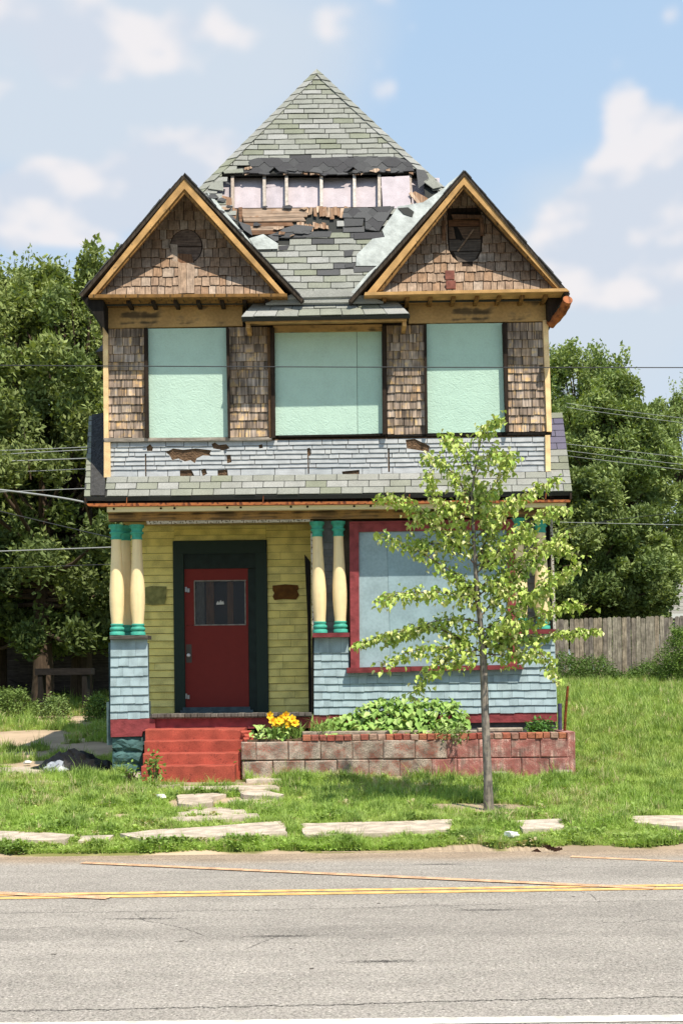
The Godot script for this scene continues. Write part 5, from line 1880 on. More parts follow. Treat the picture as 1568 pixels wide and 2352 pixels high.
func build_grass() -> void:
	var g := RandomNumberGenerator.new()
	g.seed = 300
	var gm := green(0.8)
	var tone := FastNoiseLite.new()
	tone.seed = 44
	tone.frequency = 0.55
	tone.fractal_octaves = 3
	var kinds := [tuft_mesh(1, 11, 0.10, 0.06, 0.007, 0.5), tuft_mesh(2, 10, 0.13, 0.05, 0.007, 0.8), tuft_mesh(3, 9, 0.075, 0.07, 0.008, 0.9), tuft_mesh(7, 8, 0.2, 0.04, 0.006, 0.6)]
	var where := [[], [], [], []]
	var tint := [[], [], [], []]
	var wk := [weed_mesh(4, 9, 0.07, 0.03), weed_mesh(5, 14, 0.09, 0.08), weed_mesh(6, 7, 0.12, 0.02)]
	var ww := [[], [], []]
	var wt := [[], [], []]
	var tries := 0
	var slabs: Array[Rect2] = []
	while tries < 215000:
		tries += 1
		# more of it near the street, thinning with distance
		var far := pow(g.randf(), 1.5)
		var z := 5.92 - far * 25.5
		var half := (17.75 - z) * 0.285 + 0.6
		var x := g.randf_range(-half, half)
		if x > -3.35 and x < 2.98 and z < 1.02 and not (x < -2.6 and z > 0.2):
			continue
		var q := seen_at(Vector3(x, land(x, z), z))
		if x > -2.95 and x < -1.25 and z < 1.25:
			continue
		var b := bare(x, z)
		if g.randf() < b * 1.02:
			continue
		if on_slab(q):
			continue
		var n := tone.get_noise_2d(x, z)
		var n2 := tone.get_noise_2d(x * 3.1 + 40, z * 3.1)
		var side := smoothstep(2.4, 4.5, x) * smoothstep(4.5, 0.5, z)
		var c := Color(0.38, 0.55, 0.12).lerp(Color(0.50, 0.63, 0.19), clampf(0.35 + n * 0.9 + side * 0.35, 0, 1))
		c = c.lerp(Color(0.21, 0.33, 0.085), clampf(n2 * 1.9, 0, 0.9)) * g.randf_range(0.75, 1.2)
		if g.randf() < 0.03 + 0.22 * smoothstep(0.12, 0.4, tone.get_noise_2d(x * 0.8 + 90, z * 0.8 - 30)):
			c = Color(0.6, 0.54, 0.32)
		var k := (0.65 + 0.85 * clampf(0.5 + n2 * 1.4, 0, 1)) * (1.0 - 0.4 * b)
		var verge := z > 5.2
		if verge:
			k *= 0.62 if z < 5.5 else 0.8
		var grow := clampf((17.75 - z) / 17.0, 0.75, 1.5)
		if g.randf() < 0.10 + n2 * 0.18 - side * 0.07 + (0.04 if verge else 0.0) + (0.12 if x < -1.3 and z > 1.3 else 0.0):
			var i := g.randi() % 3
			ww[i].append(frame(Vector3(x, land(x, z) - 0.005, z), g.randf() * TAU, 0, 0, k * g.randf_range(0.45, 0.85) * (0.9 if verge else 0.8)))
			wt[i].append(c * 0.9)
		else:
			var i := g.randi() % 3
			if g.randf() < 0.05:
				i = 3
			where[i].append(frame(Vector3(x, land(x, z) - 0.006, z), g.randf() * TAU, g.randf_range(-0.15, 0.15), 0, k * grow * g.randf_range(0.7, 1.15)))
			tint[i].append(c)
	for i in 4:
		tag(many("grass", kinds[i], gm, where[i], tint[i]), "green lawn grass growing around the house and along the street", "grass", "", "stuff")
	for i in 3:
		tag(many("weeds", wk[i], gm, ww[i], wt[i]), "broad leaved weeds growing among the lawn grass", "weeds", "", "stuff")

const SLABS := [[[-60, 1918], [120, 1921], [172, 1927], [158, 1944], [0, 1948], [-60, 1948]], [[276, 1922], [345, 1913], [520, 1903], [652, 1894], [662, 1925], [560, 1934], [430, 1939], [330, 1940]], [[690, 1899], [860, 1895], [1040, 1891], [1032, 1916], [850, 1926], [700, 1930]], [[1180, 1895], [1296, 1891], [1290, 1911], [1200, 1914]], [[1440, 1883], [1600, 1879], [1600, 1908], [1560, 1910], [1460, 1899]], [[186, 1924], [262, 1921], [250, 1941], [182, 1944]], [[412, 1811], [641, 1807], [644, 1821], [560, 1825], [420, 1823]], [[545, 1821], [600, 1819], [652, 1837], [642, 1846], [560, 1839]], [[406, 1831], [500, 1828], [520, 1834], [482, 1863], [410, 1861]], [[400, 1875], [564, 1871], [566, 1882], [402, 1885]], [[393, 1888], [592, 1882], [596, 1891], [392, 1897]], [[1090, 1852], [1150, 1850], [1150, 1866], [1092, 1868]]]
var slab_polys := []

func on_slab(q: Vector2) -> bool:
	if q.y < 1800:
		return false
	if slab_polys.is_empty():
		for l in SLABS:
			slab_polys.append(px_poly(l))
	for p in slab_polys:
		if Geometry2D.is_point_in_polygon(q, p):
			return true
	return false

# a background tree: trunk, limbs and a crown of leaf sprays gathered in clumps
func big_tree(called: String, label: String, group: String, foot: Vector3, h: float, r: float, low: float, clumps: int, per: int, dark: Color, light: Color, sd: int, size := 1.0, airy := 0.0) -> void:
	var g := RandomNumberGenerator.new()
	g.seed = sd
	var t := thing(called, label, "tree", foot, group)
	var wood := Shape.new()
	var shoots := int(clumps / 11.0)
	var mid := Vector3(g.randf_range(-0.3, 0.3), h * 0.35, g.randf_range(-0.3, 0.3))
	wood.tube([Vector3(0, -0.3, 0), Vector3(0.05, h * 0.12, 0), mid, mid + Vector3(g.randf_range(-0.4, 0.4), h * 0.3, 0), mid + Vector3(0, h * 0.5, 0)], [0.3 * size, 0.24 * size, 0.19 * size, 0.12 * size, 0.04], 9)
	var places := []
	var tints := []
	var mh := h * (1.0 - low)
	for c in clumps:
		var v := g.randf()
		var yy := low * h + mh * pow(v, 0.85)
		var wide := r * (0.45 + 0.75 * sin(PI * clampf(0.12 + v * 0.82, 0, 1))) * (1.0 if v < 0.75 else 1.0 - (v - 0.75) * 1.6)
		var a := g.randf() * TAU
		var rad := wide * sqrt(g.randf_range(0.08, 1.0))
		var p := Vector3(cos(a) * rad, yy, sin(a) * rad)
		var cr := g.randf_range(0.35, 0.95) * r * 0.24 * (1.0 - 0.35 * v)
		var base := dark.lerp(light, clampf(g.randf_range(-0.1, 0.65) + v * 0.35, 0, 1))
		var d := Vector3(g.randf_range(-0.4, 0.4), g.randf_range(0.4, 1.0), g.randf_range(-0.4, 0.4))
		if g.randf() < 0.5:
			var from := mid + Vector3(0, (yy - mid.y) * 0.5 if yy > mid.y else -mid.y * 0.2, 0)
			wood.tube([from, from.lerp(p, 0.55) + Vector3(0, -0.15, 0), p], [0.07 * size, 0.045 * size, 0.015], 5, false)
		var m := int(per * g.randf_range(0.6, 1.3) * (1.0 - airy * v))
		for k in m:
			var q := Vector3(g.randfn(0, 1), g.randfn(0, 1), g.randfn(0, 1)).normalized() * pow(g.randf(), 0.5) * cr
			if v > 0.8:
				q = q * 0.45 + d * g.randf_range(-0.3, 2.4) * cr
			q.y *= 0.75
			places.append(frame(p + q, g.randf() * TAU, g.randf_range(-0.6, 0.6), g.randf_range(-0.6, 0.6), g.randf_range(0.75, 1.25)))
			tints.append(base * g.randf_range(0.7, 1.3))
	for c in shoots:
		var a := g.randf() * TAU
		var rad := r * 0.75 * sqrt(g.randf())
		var p := Vector3(cos(a) * rad, h * (0.97 - 0.22 * rad / r), sin(a) * rad)
		var l := g.randf_range(0.7, 1.7) * h / 12.0
		var lean := Vector3(g.randf_range(-0.25, 0.25), 1, g.randf_range(-0.25, 0.25))
		wood.tube([p - lean * l * 0.5, p, p + lean * l], [0.02, 0.014, 0.005], 4, false)
		var base := dark.lerp(light, g.randf_range(0.5, 1.0))
		for k in 24:
			var f := g.randf()
			places.append(frame(p + lean * l * (f * 1.3 - 0.3) + Vector3(g.randfn(0, 0.16), g.randfn(0, 0.1), g.randfn(0, 0.16)) * (1.1 - 0.7 * f), g.randf() * TAU, g.randf_range(-0.6, 0.6), g.randf_range(-0.6, 0.6), g.randf_range(0.55, 0.9)))
			tints.append(base * g.randf_range(0.75, 1.3))
	put("trunk", wood, M.bark, t)
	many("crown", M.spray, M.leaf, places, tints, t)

func bush(called: String, label: String, cat: String, at: Vector3, w: float, h: float, n: int, c: Color, sd: int, group := "", mesh: Mesh = null) -> void:
	var g := RandomNumberGenerator.new()
	g.seed = sd
	var t := thing(called, label, cat, at, group)
	var stems := Shape.new()
	for k in 9:
		var a := g.randf() * TAU
		var e := Vector3(cos(a) * w * 0.4, h * g.randf_range(0.6, 0.95), sin(a) * w * 0.3)
		stems.tube([Vector3(cos(a) * w * 0.1, -0.05, 0), e * Vector3(0.6, 0.5, 0.6), e], [0.012, 0.009, 0.004], 5, false)
	put("stem", stems, M.bark, t)
	var places := []
	var tints := []
	for k in n:
		var a := g.randf() * TAU
		var v := g.randf()
		var rr := w * 0.5 * sqrt(g.randf()) * (0.6 + 0.5 * sin(PI * clampf(v + 0.15, 0, 1)))
		places.append(frame(Vector3(cos(a) * rr, h * v, sin(a) * rr * 0.8), g.randf() * TAU, g.randf_range(-0.5, 0.5), g.randf_range(-0.5, 0.5), g.randf_range(0.6, 1.1)))
		tints.append(c * g.randf_range(0.65, 1.35))
	many("foliage", mesh if mesh else M.small_spray, M.leaf, places, tints, t)

func build_background() -> void:
	M.bark = skin(c8(104, 88, 74), 0.95, T.grain, 0.9, T.grain, 1.0)
	M.leaf = green(0.7)
	M.spray = spray_mesh(5, 9, 0.26, 0.15, 0.075)
	M.small_spray = spray_mesh(6, 8, 0.12, 0.09, 0.035)
	var dk := Color(0.125, 0.185, 0.06)
	var lt := Color(0.31, 0.37, 0.13)
	var L := "trees behind the empty lot beside the house"
	var R := "trees behind the board fence"
	var spot := func(px: float, d: float) -> Vector3:
		var z := 17.75 - d
		var x := (px - 784.0) * d / F
		return Vector3(x, land(x, z), z)
	big_tree("dense_tree", "tall dark leafy tree with a sprouting top beside the house wall", L, spot.call(185, 31), 10.2, 2.7, 0.14, 190, 66, dk, lt, 11)
	big_tree("dense_tree", "tall leafy tree at the photo's left edge with two thin top shoots", L, spot.call(-10, 32), 10.6, 3.1, 0.12, 200, 66, dk, lt, 12)
	big_tree("dense_tree", "leafy tree whose top shows just behind the gable verge", L, spot.call(320, 35), 11.4, 2.6, 0.15, 130, 60, dk, lt, 13)
	big_tree("dense_tree", "broad tree beyond the photo's left edge", L, spot.call(-260, 33), 10.0, 3.2, 0.1, 80, 90, dk, lt, 14)
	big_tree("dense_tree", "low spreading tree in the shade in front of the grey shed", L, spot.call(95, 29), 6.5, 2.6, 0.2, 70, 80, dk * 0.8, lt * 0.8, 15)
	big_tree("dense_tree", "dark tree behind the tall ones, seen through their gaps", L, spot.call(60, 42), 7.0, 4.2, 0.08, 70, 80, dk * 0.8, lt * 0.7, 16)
	var rl := Color(0.33, 0.41, 0.15)
	big_tree("loose_tree", "loose light green tree with thin top shoots right beside the house", R, spot.call(1330, 43), 10.9, 2.5, 0.1, 180, 50, dk * 1.2, rl, 21, 0.8, 0.5)
	big_tree("loose_tree", "bushy tree standing in the middle behind the board fence", R, spot.call(1405, 42), 9.6, 2.0, 0.1, 190, 58, dk * 1.2, rl, 22, 0.8, 0.35)
	big_tree("loose_tree", "tree above the grey roofed house at the photo's right edge", R, spot.call(1570, 51), 10.8, 2.4, 0.32, 140, 50, dk * 1.2, rl, 23, 0.8, 0.4)
	big_tree("loose_tree", "full tree beyond the photo's right edge", R, spot.call(1830, 52), 10.4, 3.0, 0.2, 80, 80, dk * 1.2, rl, 24, 0.8, 0.3)
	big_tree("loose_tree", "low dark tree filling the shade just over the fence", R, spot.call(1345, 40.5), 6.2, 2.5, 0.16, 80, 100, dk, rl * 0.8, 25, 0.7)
	big_tree("loose_tree", "low tree hanging over the fence beside the grey roof", R, spot.call(1425, 40.5), 4.9, 1.4, 0.24, 70, 90, dk * 1.1, rl, 26, 0.7)
	big_tree("loose_tree", "tree hidden for the most part behind the house", R, spot.call(1190, 44), 9.5, 3.0, 0.1, 70, 80, dk, rl, 27, 0.8)
	# board fence
	var fence := thing("board_fence", "weathered grey board fence with dog eared tops across the back lawn", "fence")
	var fm := tones([c8(190, 180, 164), c8(180, 168, 154), c8(202, 192, 174), c8(170, 160, 150), c8(204, 188, 166)], 0.92, T.grain, 0.8, T.grain, 0.6, T.stain, 1.5)
	var zf := -19.3
	var x := 3.6
	while x < 14.2:
		var w := 0.137
		var s := Shape.new()
		var y0 := land(x, zf) - 0.1
		var y1: float = 3.28 + rng.randf_range(-0.03, 0.03) + (x - 7.0) * 0.012
		var ear := 0.03
		var z := zf + rng.randf_range(-0.01, 0.01)
		var tl := rng.randf_range(-0.012, 0.012)
		s.prism([Vector3(x, y0, z), Vector3(x + w - 0.012, y0, z), Vector3(x + w - 0.012 + tl, y1 - ear, z), Vector3(x + w - 0.012 - ear + tl, y1, z), Vector3(x + ear + tl, y1, z), Vector3(x + tl, y1 - ear, z)], Vector3(0, 0, -0.018))
		put("fence_board", s, pick(fm), fence)
		x += w + (0.03 if rng.randf() < 0.08 else 0.0)
	for y in [1.95, 2.95]:
		var s := Shape.new()
		s.box(Vector3(8.9, y + 0.05, zf - 0.05), Vector3(10.6, 0.09, 0.04))
		put("fence_rail", s, fm[3], fence)
	var px := 3.7
	while px < 14.2:
		var s := Shape.new()
		s.box(Vector3(px, 2.2, zf - 0.1), Vector3(0.09, 2.0, 0.09))
		put("fence_post", s, fm[3], fence)
		px += 2.4
	# weeds along the fence, the shrub at the right
	var g := RandomNumberGenerator.new()
	g.seed = 77
	var wp := []
	var wtint := []
	for k in 3800:
		var wx := g.randf_range(3.4, 14.0)
		var hh := 0.55 + 0.25 * sin(wx * 2.1) + 0.15 * sin(wx * 5.3)
		var wz := zf + g.randf_range(0.05, 1.4)
		wp.append(frame(Vector3(wx, land(wx, wz) + g.randf() * hh, wz), g.randf() * TAU, g.randf_range(-0.5, 0.5), 0, g.randf_range(0.7, 1.2)))
		wtint.append(Color(0.11, 0.185, 0.045) * g.randf_range(0.6, 1.4))
	tag(many("weeds", M.small_spray, M.leaf, wp, wtint), "tall weeds along the foot of the board fence", "weeds", "", "stuff")
	bush("shrub", "round leafy shrub before the fence at the photo's right edge", "shrub", spot.call(1590, 35.0), 2.0, 1.55, 1500, Color(0.15, 0.24, 0.05), 31, "", M.small_spray)
	# neighbouring buildings
	var shed := thing("shed", "dark grey clapboard shed standing in the shade of the trees", "shed", spot.call(150, 33.0))
	var sm := tones([c8(112, 104, 98), c8(104, 96, 92)], 0.9, T.grain_side, 1.0)
	var s := Shape.new()
	s.box(Vector3(0.6, 1.1, -1.5), Vector3(4.2, 2.4, 3.0))
	put("wall", s, sm[1], shed)
	for k in 16:
		s = Shape.new()
		s.prism([Vector3(-1.5, 0.42 + k * 0.115, 0.004), Vector3(2.7, 0.42 + k * 0.115, 0.004), Vector3(2.7, 0.42 + k * 0.115 + 0.11, 0.004), Vector3(-1.5, 0.42 + k * 0.115 + 0.11, 0.004)], Vector3(0, 0, 0.012))
		for i in s.v.size():
			if s.v[i].z > 0.01 and fposmod(s.v[i].y - 0.42, 0.115) < 0.02:
				s.v[i].z += 0.014
		put("clapboard", s, sm[k % 2], shed)
	s = Shape.new()
	s.prism([Vector3(-1.7, 2.25, 0.3), Vector3(2.9, 2.25, 0.3), Vector3(2.9, 3.2, -1.5), Vector3(-1.7, 3.2, -1.5)], Vector3(0, 0.06, 0.02))
	s.prism([Vector3(-1.7, 3.2, -1.5), Vector3(2.9, 3.2, -1.5), Vector3(2.9, 2.25, -3.3), Vector3(-1.7, 2.25, -3.3)], Vector3(0, 0.06, 0.02))
	put("roof", s, skin(c8(112, 92, 84), 0.92, T.grit, 1.5), shed)
	var hs := thing("neighbour_house", "small house with grey shingled roof half hidden at the photo's right edge", "house", spot.call(1609, 46.0) - Vector3(0, 0.45, 0))
	s = Shape.new()
	s.box(Vector3(0.5, 1.25, -3), Vector3(5.0, 2.6, 6.0))
	put("wall", s, skin(c8(176, 182, 186), 0.85, T.grain_side, 1.0), hs)
	s = Shape.new()
	s.box(Vector3(0.4, 2.6, 0.2), Vector3(5.8, 0.16, 0.14))
	put("gutter", s, skin(c8(212, 216, 218), 0.6), hs)
	s = Shape.new()
	s.prism([Vector3(-2.5, 2.66, 0.25), Vector3(3.4, 2.66, 0.25), Vector3(1.6, 4.5, -2.6), Vector3(-0.3, 4.5, -2.6)], Vector3(0, -0.06, -0.05))
	s.prism([Vector3(-2.5, 2.66, 0.25), Vector3(-0.3, 4.5, -2.6), Vector3(-2.5, 2.66, -6)], Vector3(0.05, -0.06, 0))
	put("roof", s, skin(c8(160, 160, 154), 0.93, T.grit, 1.2), hs)
	for k in 12:
		s = Shape.new()
		var t := k / 12.0
		s.prism([Vector3(-2.5 + 2.2 * t, 2.672 + 1.84 * t, 0.262 - 2.85 * t), Vector3(3.4 - 1.8 * t, 2.672 + 1.84 * t, 0.262 - 2.85 * t), Vector3(3.3 - 1.8 * t, 2.68 + 1.84 * t + 0.13, 0.262 - 2.85 * t - 0.2), Vector3(-2.4 + 2.2 * t, 2.68 + 1.84 * t + 0.13, 0.262 - 2.85 * t - 0.2)], Vector3(0, -0.012, -0.008))
		put("shingle_row", s, skin(c8(158 + (k % 3) * 6, 158 + (k % 3) * 6, 152 + (k % 3) * 6), 0.93, T.grit, 1.1), hs)
	# overgrown corner at the left: shrubs, fallen rods, a low dark bench of planks
	bush("shrub", "pale green shrub by the fallen wire rods, at the photo's left edge", "shrub", spot.call(18, 26.5), 1.2, 0.6, 380, Color(0.17, 0.25, 0.07), 41)
	bush("shrub", "light green broad leaved shrub before the dark planks", "shrub", spot.call(128, 26.5), 0.7, 0.45, 170, Color(0.24, 0.34, 0.12), 42)
	bush("shrub", "small upright shrub close to the house pier", "shrub", spot.call(220, 26.0), 0.55, 0.5, 190, Color(0.15, 0.24, 0.06), 43)
	for k in 4:
		s = Shape.new()
		var a := ground_at([40, -20, 90, 0][k], [1612, 1608, 1610, 1600][k])
		var b := ground_at([240, 190, 200, 120][k], [1611, 1612, 1614, 1606][k])
		var up := Vector3(0, [0.42, 0.3, 0.2, 0.5][k], 0)
		s.tube([a, a + up + Vector3(0.1, 0, 0), a.lerp(b, 0.3) + up * 0.8, b + Vector3(0, 0.03, 0)], [0.014, 0.014, 0.014, 0.012], 6)
		tag(put("bent_rod", s, skin(c8(40, 38, 38), 0.6)), ["long bent black rod reaching the shrub nearest the house", "bent black rod lowest of those on the grass", "short black rod lying flat behind the lot", "tall hooked black rod beside the pale shrub"][k], "rod", "fallen rods at the back of the lot")
	var bench := thing("plank_bench", "low dark bench of planks under the trees", "bench", spot.call(150, 27.5))
	s = Shape.new()
	s.box(Vector3(0, 0.95, 0), Vector3(1.2, 0.14, 0.4))
	put("seat", s, skin(c8(44, 40, 38), 0.9, T.grain_side, 0.6), bench)
	for e in [-0.5, 0.45]:
		s = Shape.new()
		s.box(Vector3(e, 0.45, 0), Vector3(0.1, 0.95, 0.36))
		put("leg", s, skin(c8(40, 37, 34), 0.9, T.grain, 0.6), bench)

func build_young_tree() -> void:
	var foot := ground_at(1122, 1862)
	var Z := foot.z
	var t := thing("young_street_tree", "slender young street tree with pale yellow green leaves before the house", "tree", foot)
	var g := RandomNumberGenerator.new()
	g.seed = 500
	var w := Shape.new()
	var trunk := []
	for q in [[1122, 1872], [1120, 1800], [1116, 1700], [1112, 1600], [1109, 1500], [1103, 1440], [1096, 1370], [1090, 1290], [1086, 1210], [1083, 1130], [1094, 1050], [1110, 980]]:
		trunk.append(P(q[0], q[1], Z + g.randf_range(-0.02, 0.02)) - foot)
	w.tube(trunk, [0.062, 0.049, 0.045, 0.043, 0.04, 0.031, 0.027, 0.023, 0.018, 0.013, 0.009, 0.004], 12)
	var bark := peel(c8(156, 147, 136), c8(118, 112, 108), 0.5, 91, 0.01, 0.12, 0.4)
	put("trunk", w, skin(c8(255, 255, 255), 0.9, bark, 0.5, T.grain, 0.6), t)
	var limbs := [
		[[1107, 1500], [1060, 1470], [990, 1440], [900, 1455], [812, 1485]], [[1107, 1505], [1050, 1510], [1000, 1530], [965, 1575], [945, 1605]], [[1100, 1430], [1060, 1420], [1010, 1425], [960, 1440], [880, 1475]],
		[[1100, 1400], [1050, 1365], [980, 1360], [910, 1365], [868, 1385]], [[1096, 1390], [1060, 1330], [1000, 1290], [950, 1260], [866, 1228]], [[1092, 1300], [1050, 1250], [1000, 1210], [930, 1150], [862, 1142]],
		[[1088, 1240], [1040, 1190], [990, 1120], [985, 1080]], [[1083, 1160], [1050, 1100], [1010, 1060], [968, 1050]], [[1086, 1090], [1050, 1020], [1020, 1010]], [[1100, 1030], [1110, 985], [1150, 962]],
		[[1090, 1090], [1130, 1040], [1165, 1060]], [[1085, 1180], [1130, 1120], [1160, 1080], [1172, 1040]], [[1087, 1240], [1150, 1180], [1210, 1130], [1282, 1100]], [[1091, 1320], [1160, 1250], [1230, 1190], [1306, 1165]],
		[[1096, 1370], [1170, 1310], [1250, 1250], [1328, 1275]], [[1100, 1420], [1150, 1360], [1220, 1290], [1300, 1220]], [[1104, 1450], [1170, 1410], [1260, 1340], [1325, 1300]], [[1106, 1470], [1180, 1440], [1280, 1395], [1350, 1388]],
		[[1108, 1490], [1180, 1470], [1290, 1455], [1378, 1446]], [[1108, 1500], [1160, 1505], [1230, 1490], [1280, 1560]], [[1107, 1480], [1140, 1440], [1200, 1430]], [[1098, 1400], [1080, 1350], [1040, 1320]],
		[[1090, 1290], [1120, 1230], [1140, 1160]], [[1088, 1260], [1060, 1230], [1010, 1250], [930, 1235]], [[1084, 1170], [1060, 1160], [1000, 1180], [940, 1200]], [[1090, 1300], [1140, 1280], [1180, 1230], [1230, 1240]],
		[[1107, 1490], [1070, 1500], [1020, 1485], [930, 1500], [872, 1535]], [[1095, 1360], [1120, 1330], [1170, 1350], [1230, 1370], [1270, 1310]], [[1086, 1200], [1110, 1150], [1090, 1100]], [[1108, 1495], [1130, 1470], [1090, 1440], [1060, 1460]]]
	var branches := Shape.new()
	var leaf_at := []
	for li in limbs.size():
		var l: Array = limbs[li]
		var path := []
		var dz := g.randf_range(-0.85, 0.85)
		for k in l.size():
			var f := k / float(l.size() - 1)
			path.append(P(l[k][0], l[k][1], Z + dz * f * f * 0.9) - foot)
		# round the corners
		var curve := Curve3D.new()
		for k in path.size():
			var tan: Vector3 = (path[mini(k + 1, path.size() - 1)] - path[maxi(k - 1, 0)]) * 0.18
			curve.add_point(path[k], -tan, tan)
		var len := curve.get_baked_length()
		var pts := []
		var rad := []
		for k in 11:
			pts.append(curve.sample_baked(len * k / 10.0))
			rad.append(lerpf(0.009, 0.002, k / 10.0))
		branches.tube(pts, rad, 5, false)
		var m := int(len * 225.0)
		for k in m:
			var f := lerpf(0.14, 1.0, pow(g.randf(), 1.25))
			var c := curve.sample_baked(len * f)
			var out := Vector3(g.randfn(0, 0.062), g.randfn(-0.025, 0.055), g.randfn(0, 0.09)) * (1.15 - 0.5 * f) * (1.0 if li not in [0, 18] else 0.5)
			if k % 7 == 0:
				branches.tube([c, c + out * 0.6 + Vector3(0, 0.02, 0), c + out * 1.3], [0.0028, 0.002, 0.0012], 4, false)
			leaf_at.append(c + out)
	put("branches", branches, skin(c8(138, 112, 100), 0.85, T.grain, 0.4), t)
	var meshes := [leaf_mesh(0.06, 0.05, 0.3, true), leaf_mesh(0.052, 0.046, 0.5, true), leaf_mesh(0.044, 0.04, 0.4, true)]
	var colors := [Color(0.41, 0.53, 0.12), Color(0.48, 0.58, 0.17), Color(0.29, 0.42, 0.09), Color(0.60, 0.64, 0.25), Color(0.70, 0.70, 0.36)]
	var mats := []
	for c in colors:
		var lm := StandardMaterial3D.new()
		lm.albedo_color = c.linear_to_srgb()
		lm.roughness = 0.5
		lm.metallic_specular = 0.3
		lm.backlight_enabled = true
		lm.backlight = Color(0.5, 0.5, 0.3)
		mats.append(lm)
	var bulk := []
	var tints := []
	var order := range(leaf_at.size())
	var single := 0
	for i in order:
		var turn := g.randf() * TAU
		var tilt := g.randf_range(0.2, 1.35)
		var b := Basis(Vector3.UP, turn) * Basis(Vector3.RIGHT, tilt) * Basis(Vector3.BACK, g.randf_range(-0.7, 0.7))
		var c := g.randi() % 5
		if c > 2 and g.randf() < 0.35:
			c = 0
		var size := g.randf_range(0.75, 1.2) * (0.8 if c > 2 else 1.0)
		var x := Transform3D(b.scaled(Vector3.ONE * size), leaf_at[i])
		if single < 300 and i % 9 == 0:
			single += 1
			var o := put("leaf", meshes[g.randi() % 3], mats[c], t)
			o.transform = x
		else:
			bulk.append(x)
			tints.append(colors[c] * g.randf_range(0.8, 1.2))
	many("leaves", meshes[0], green(0.5), bulk, tints, t)

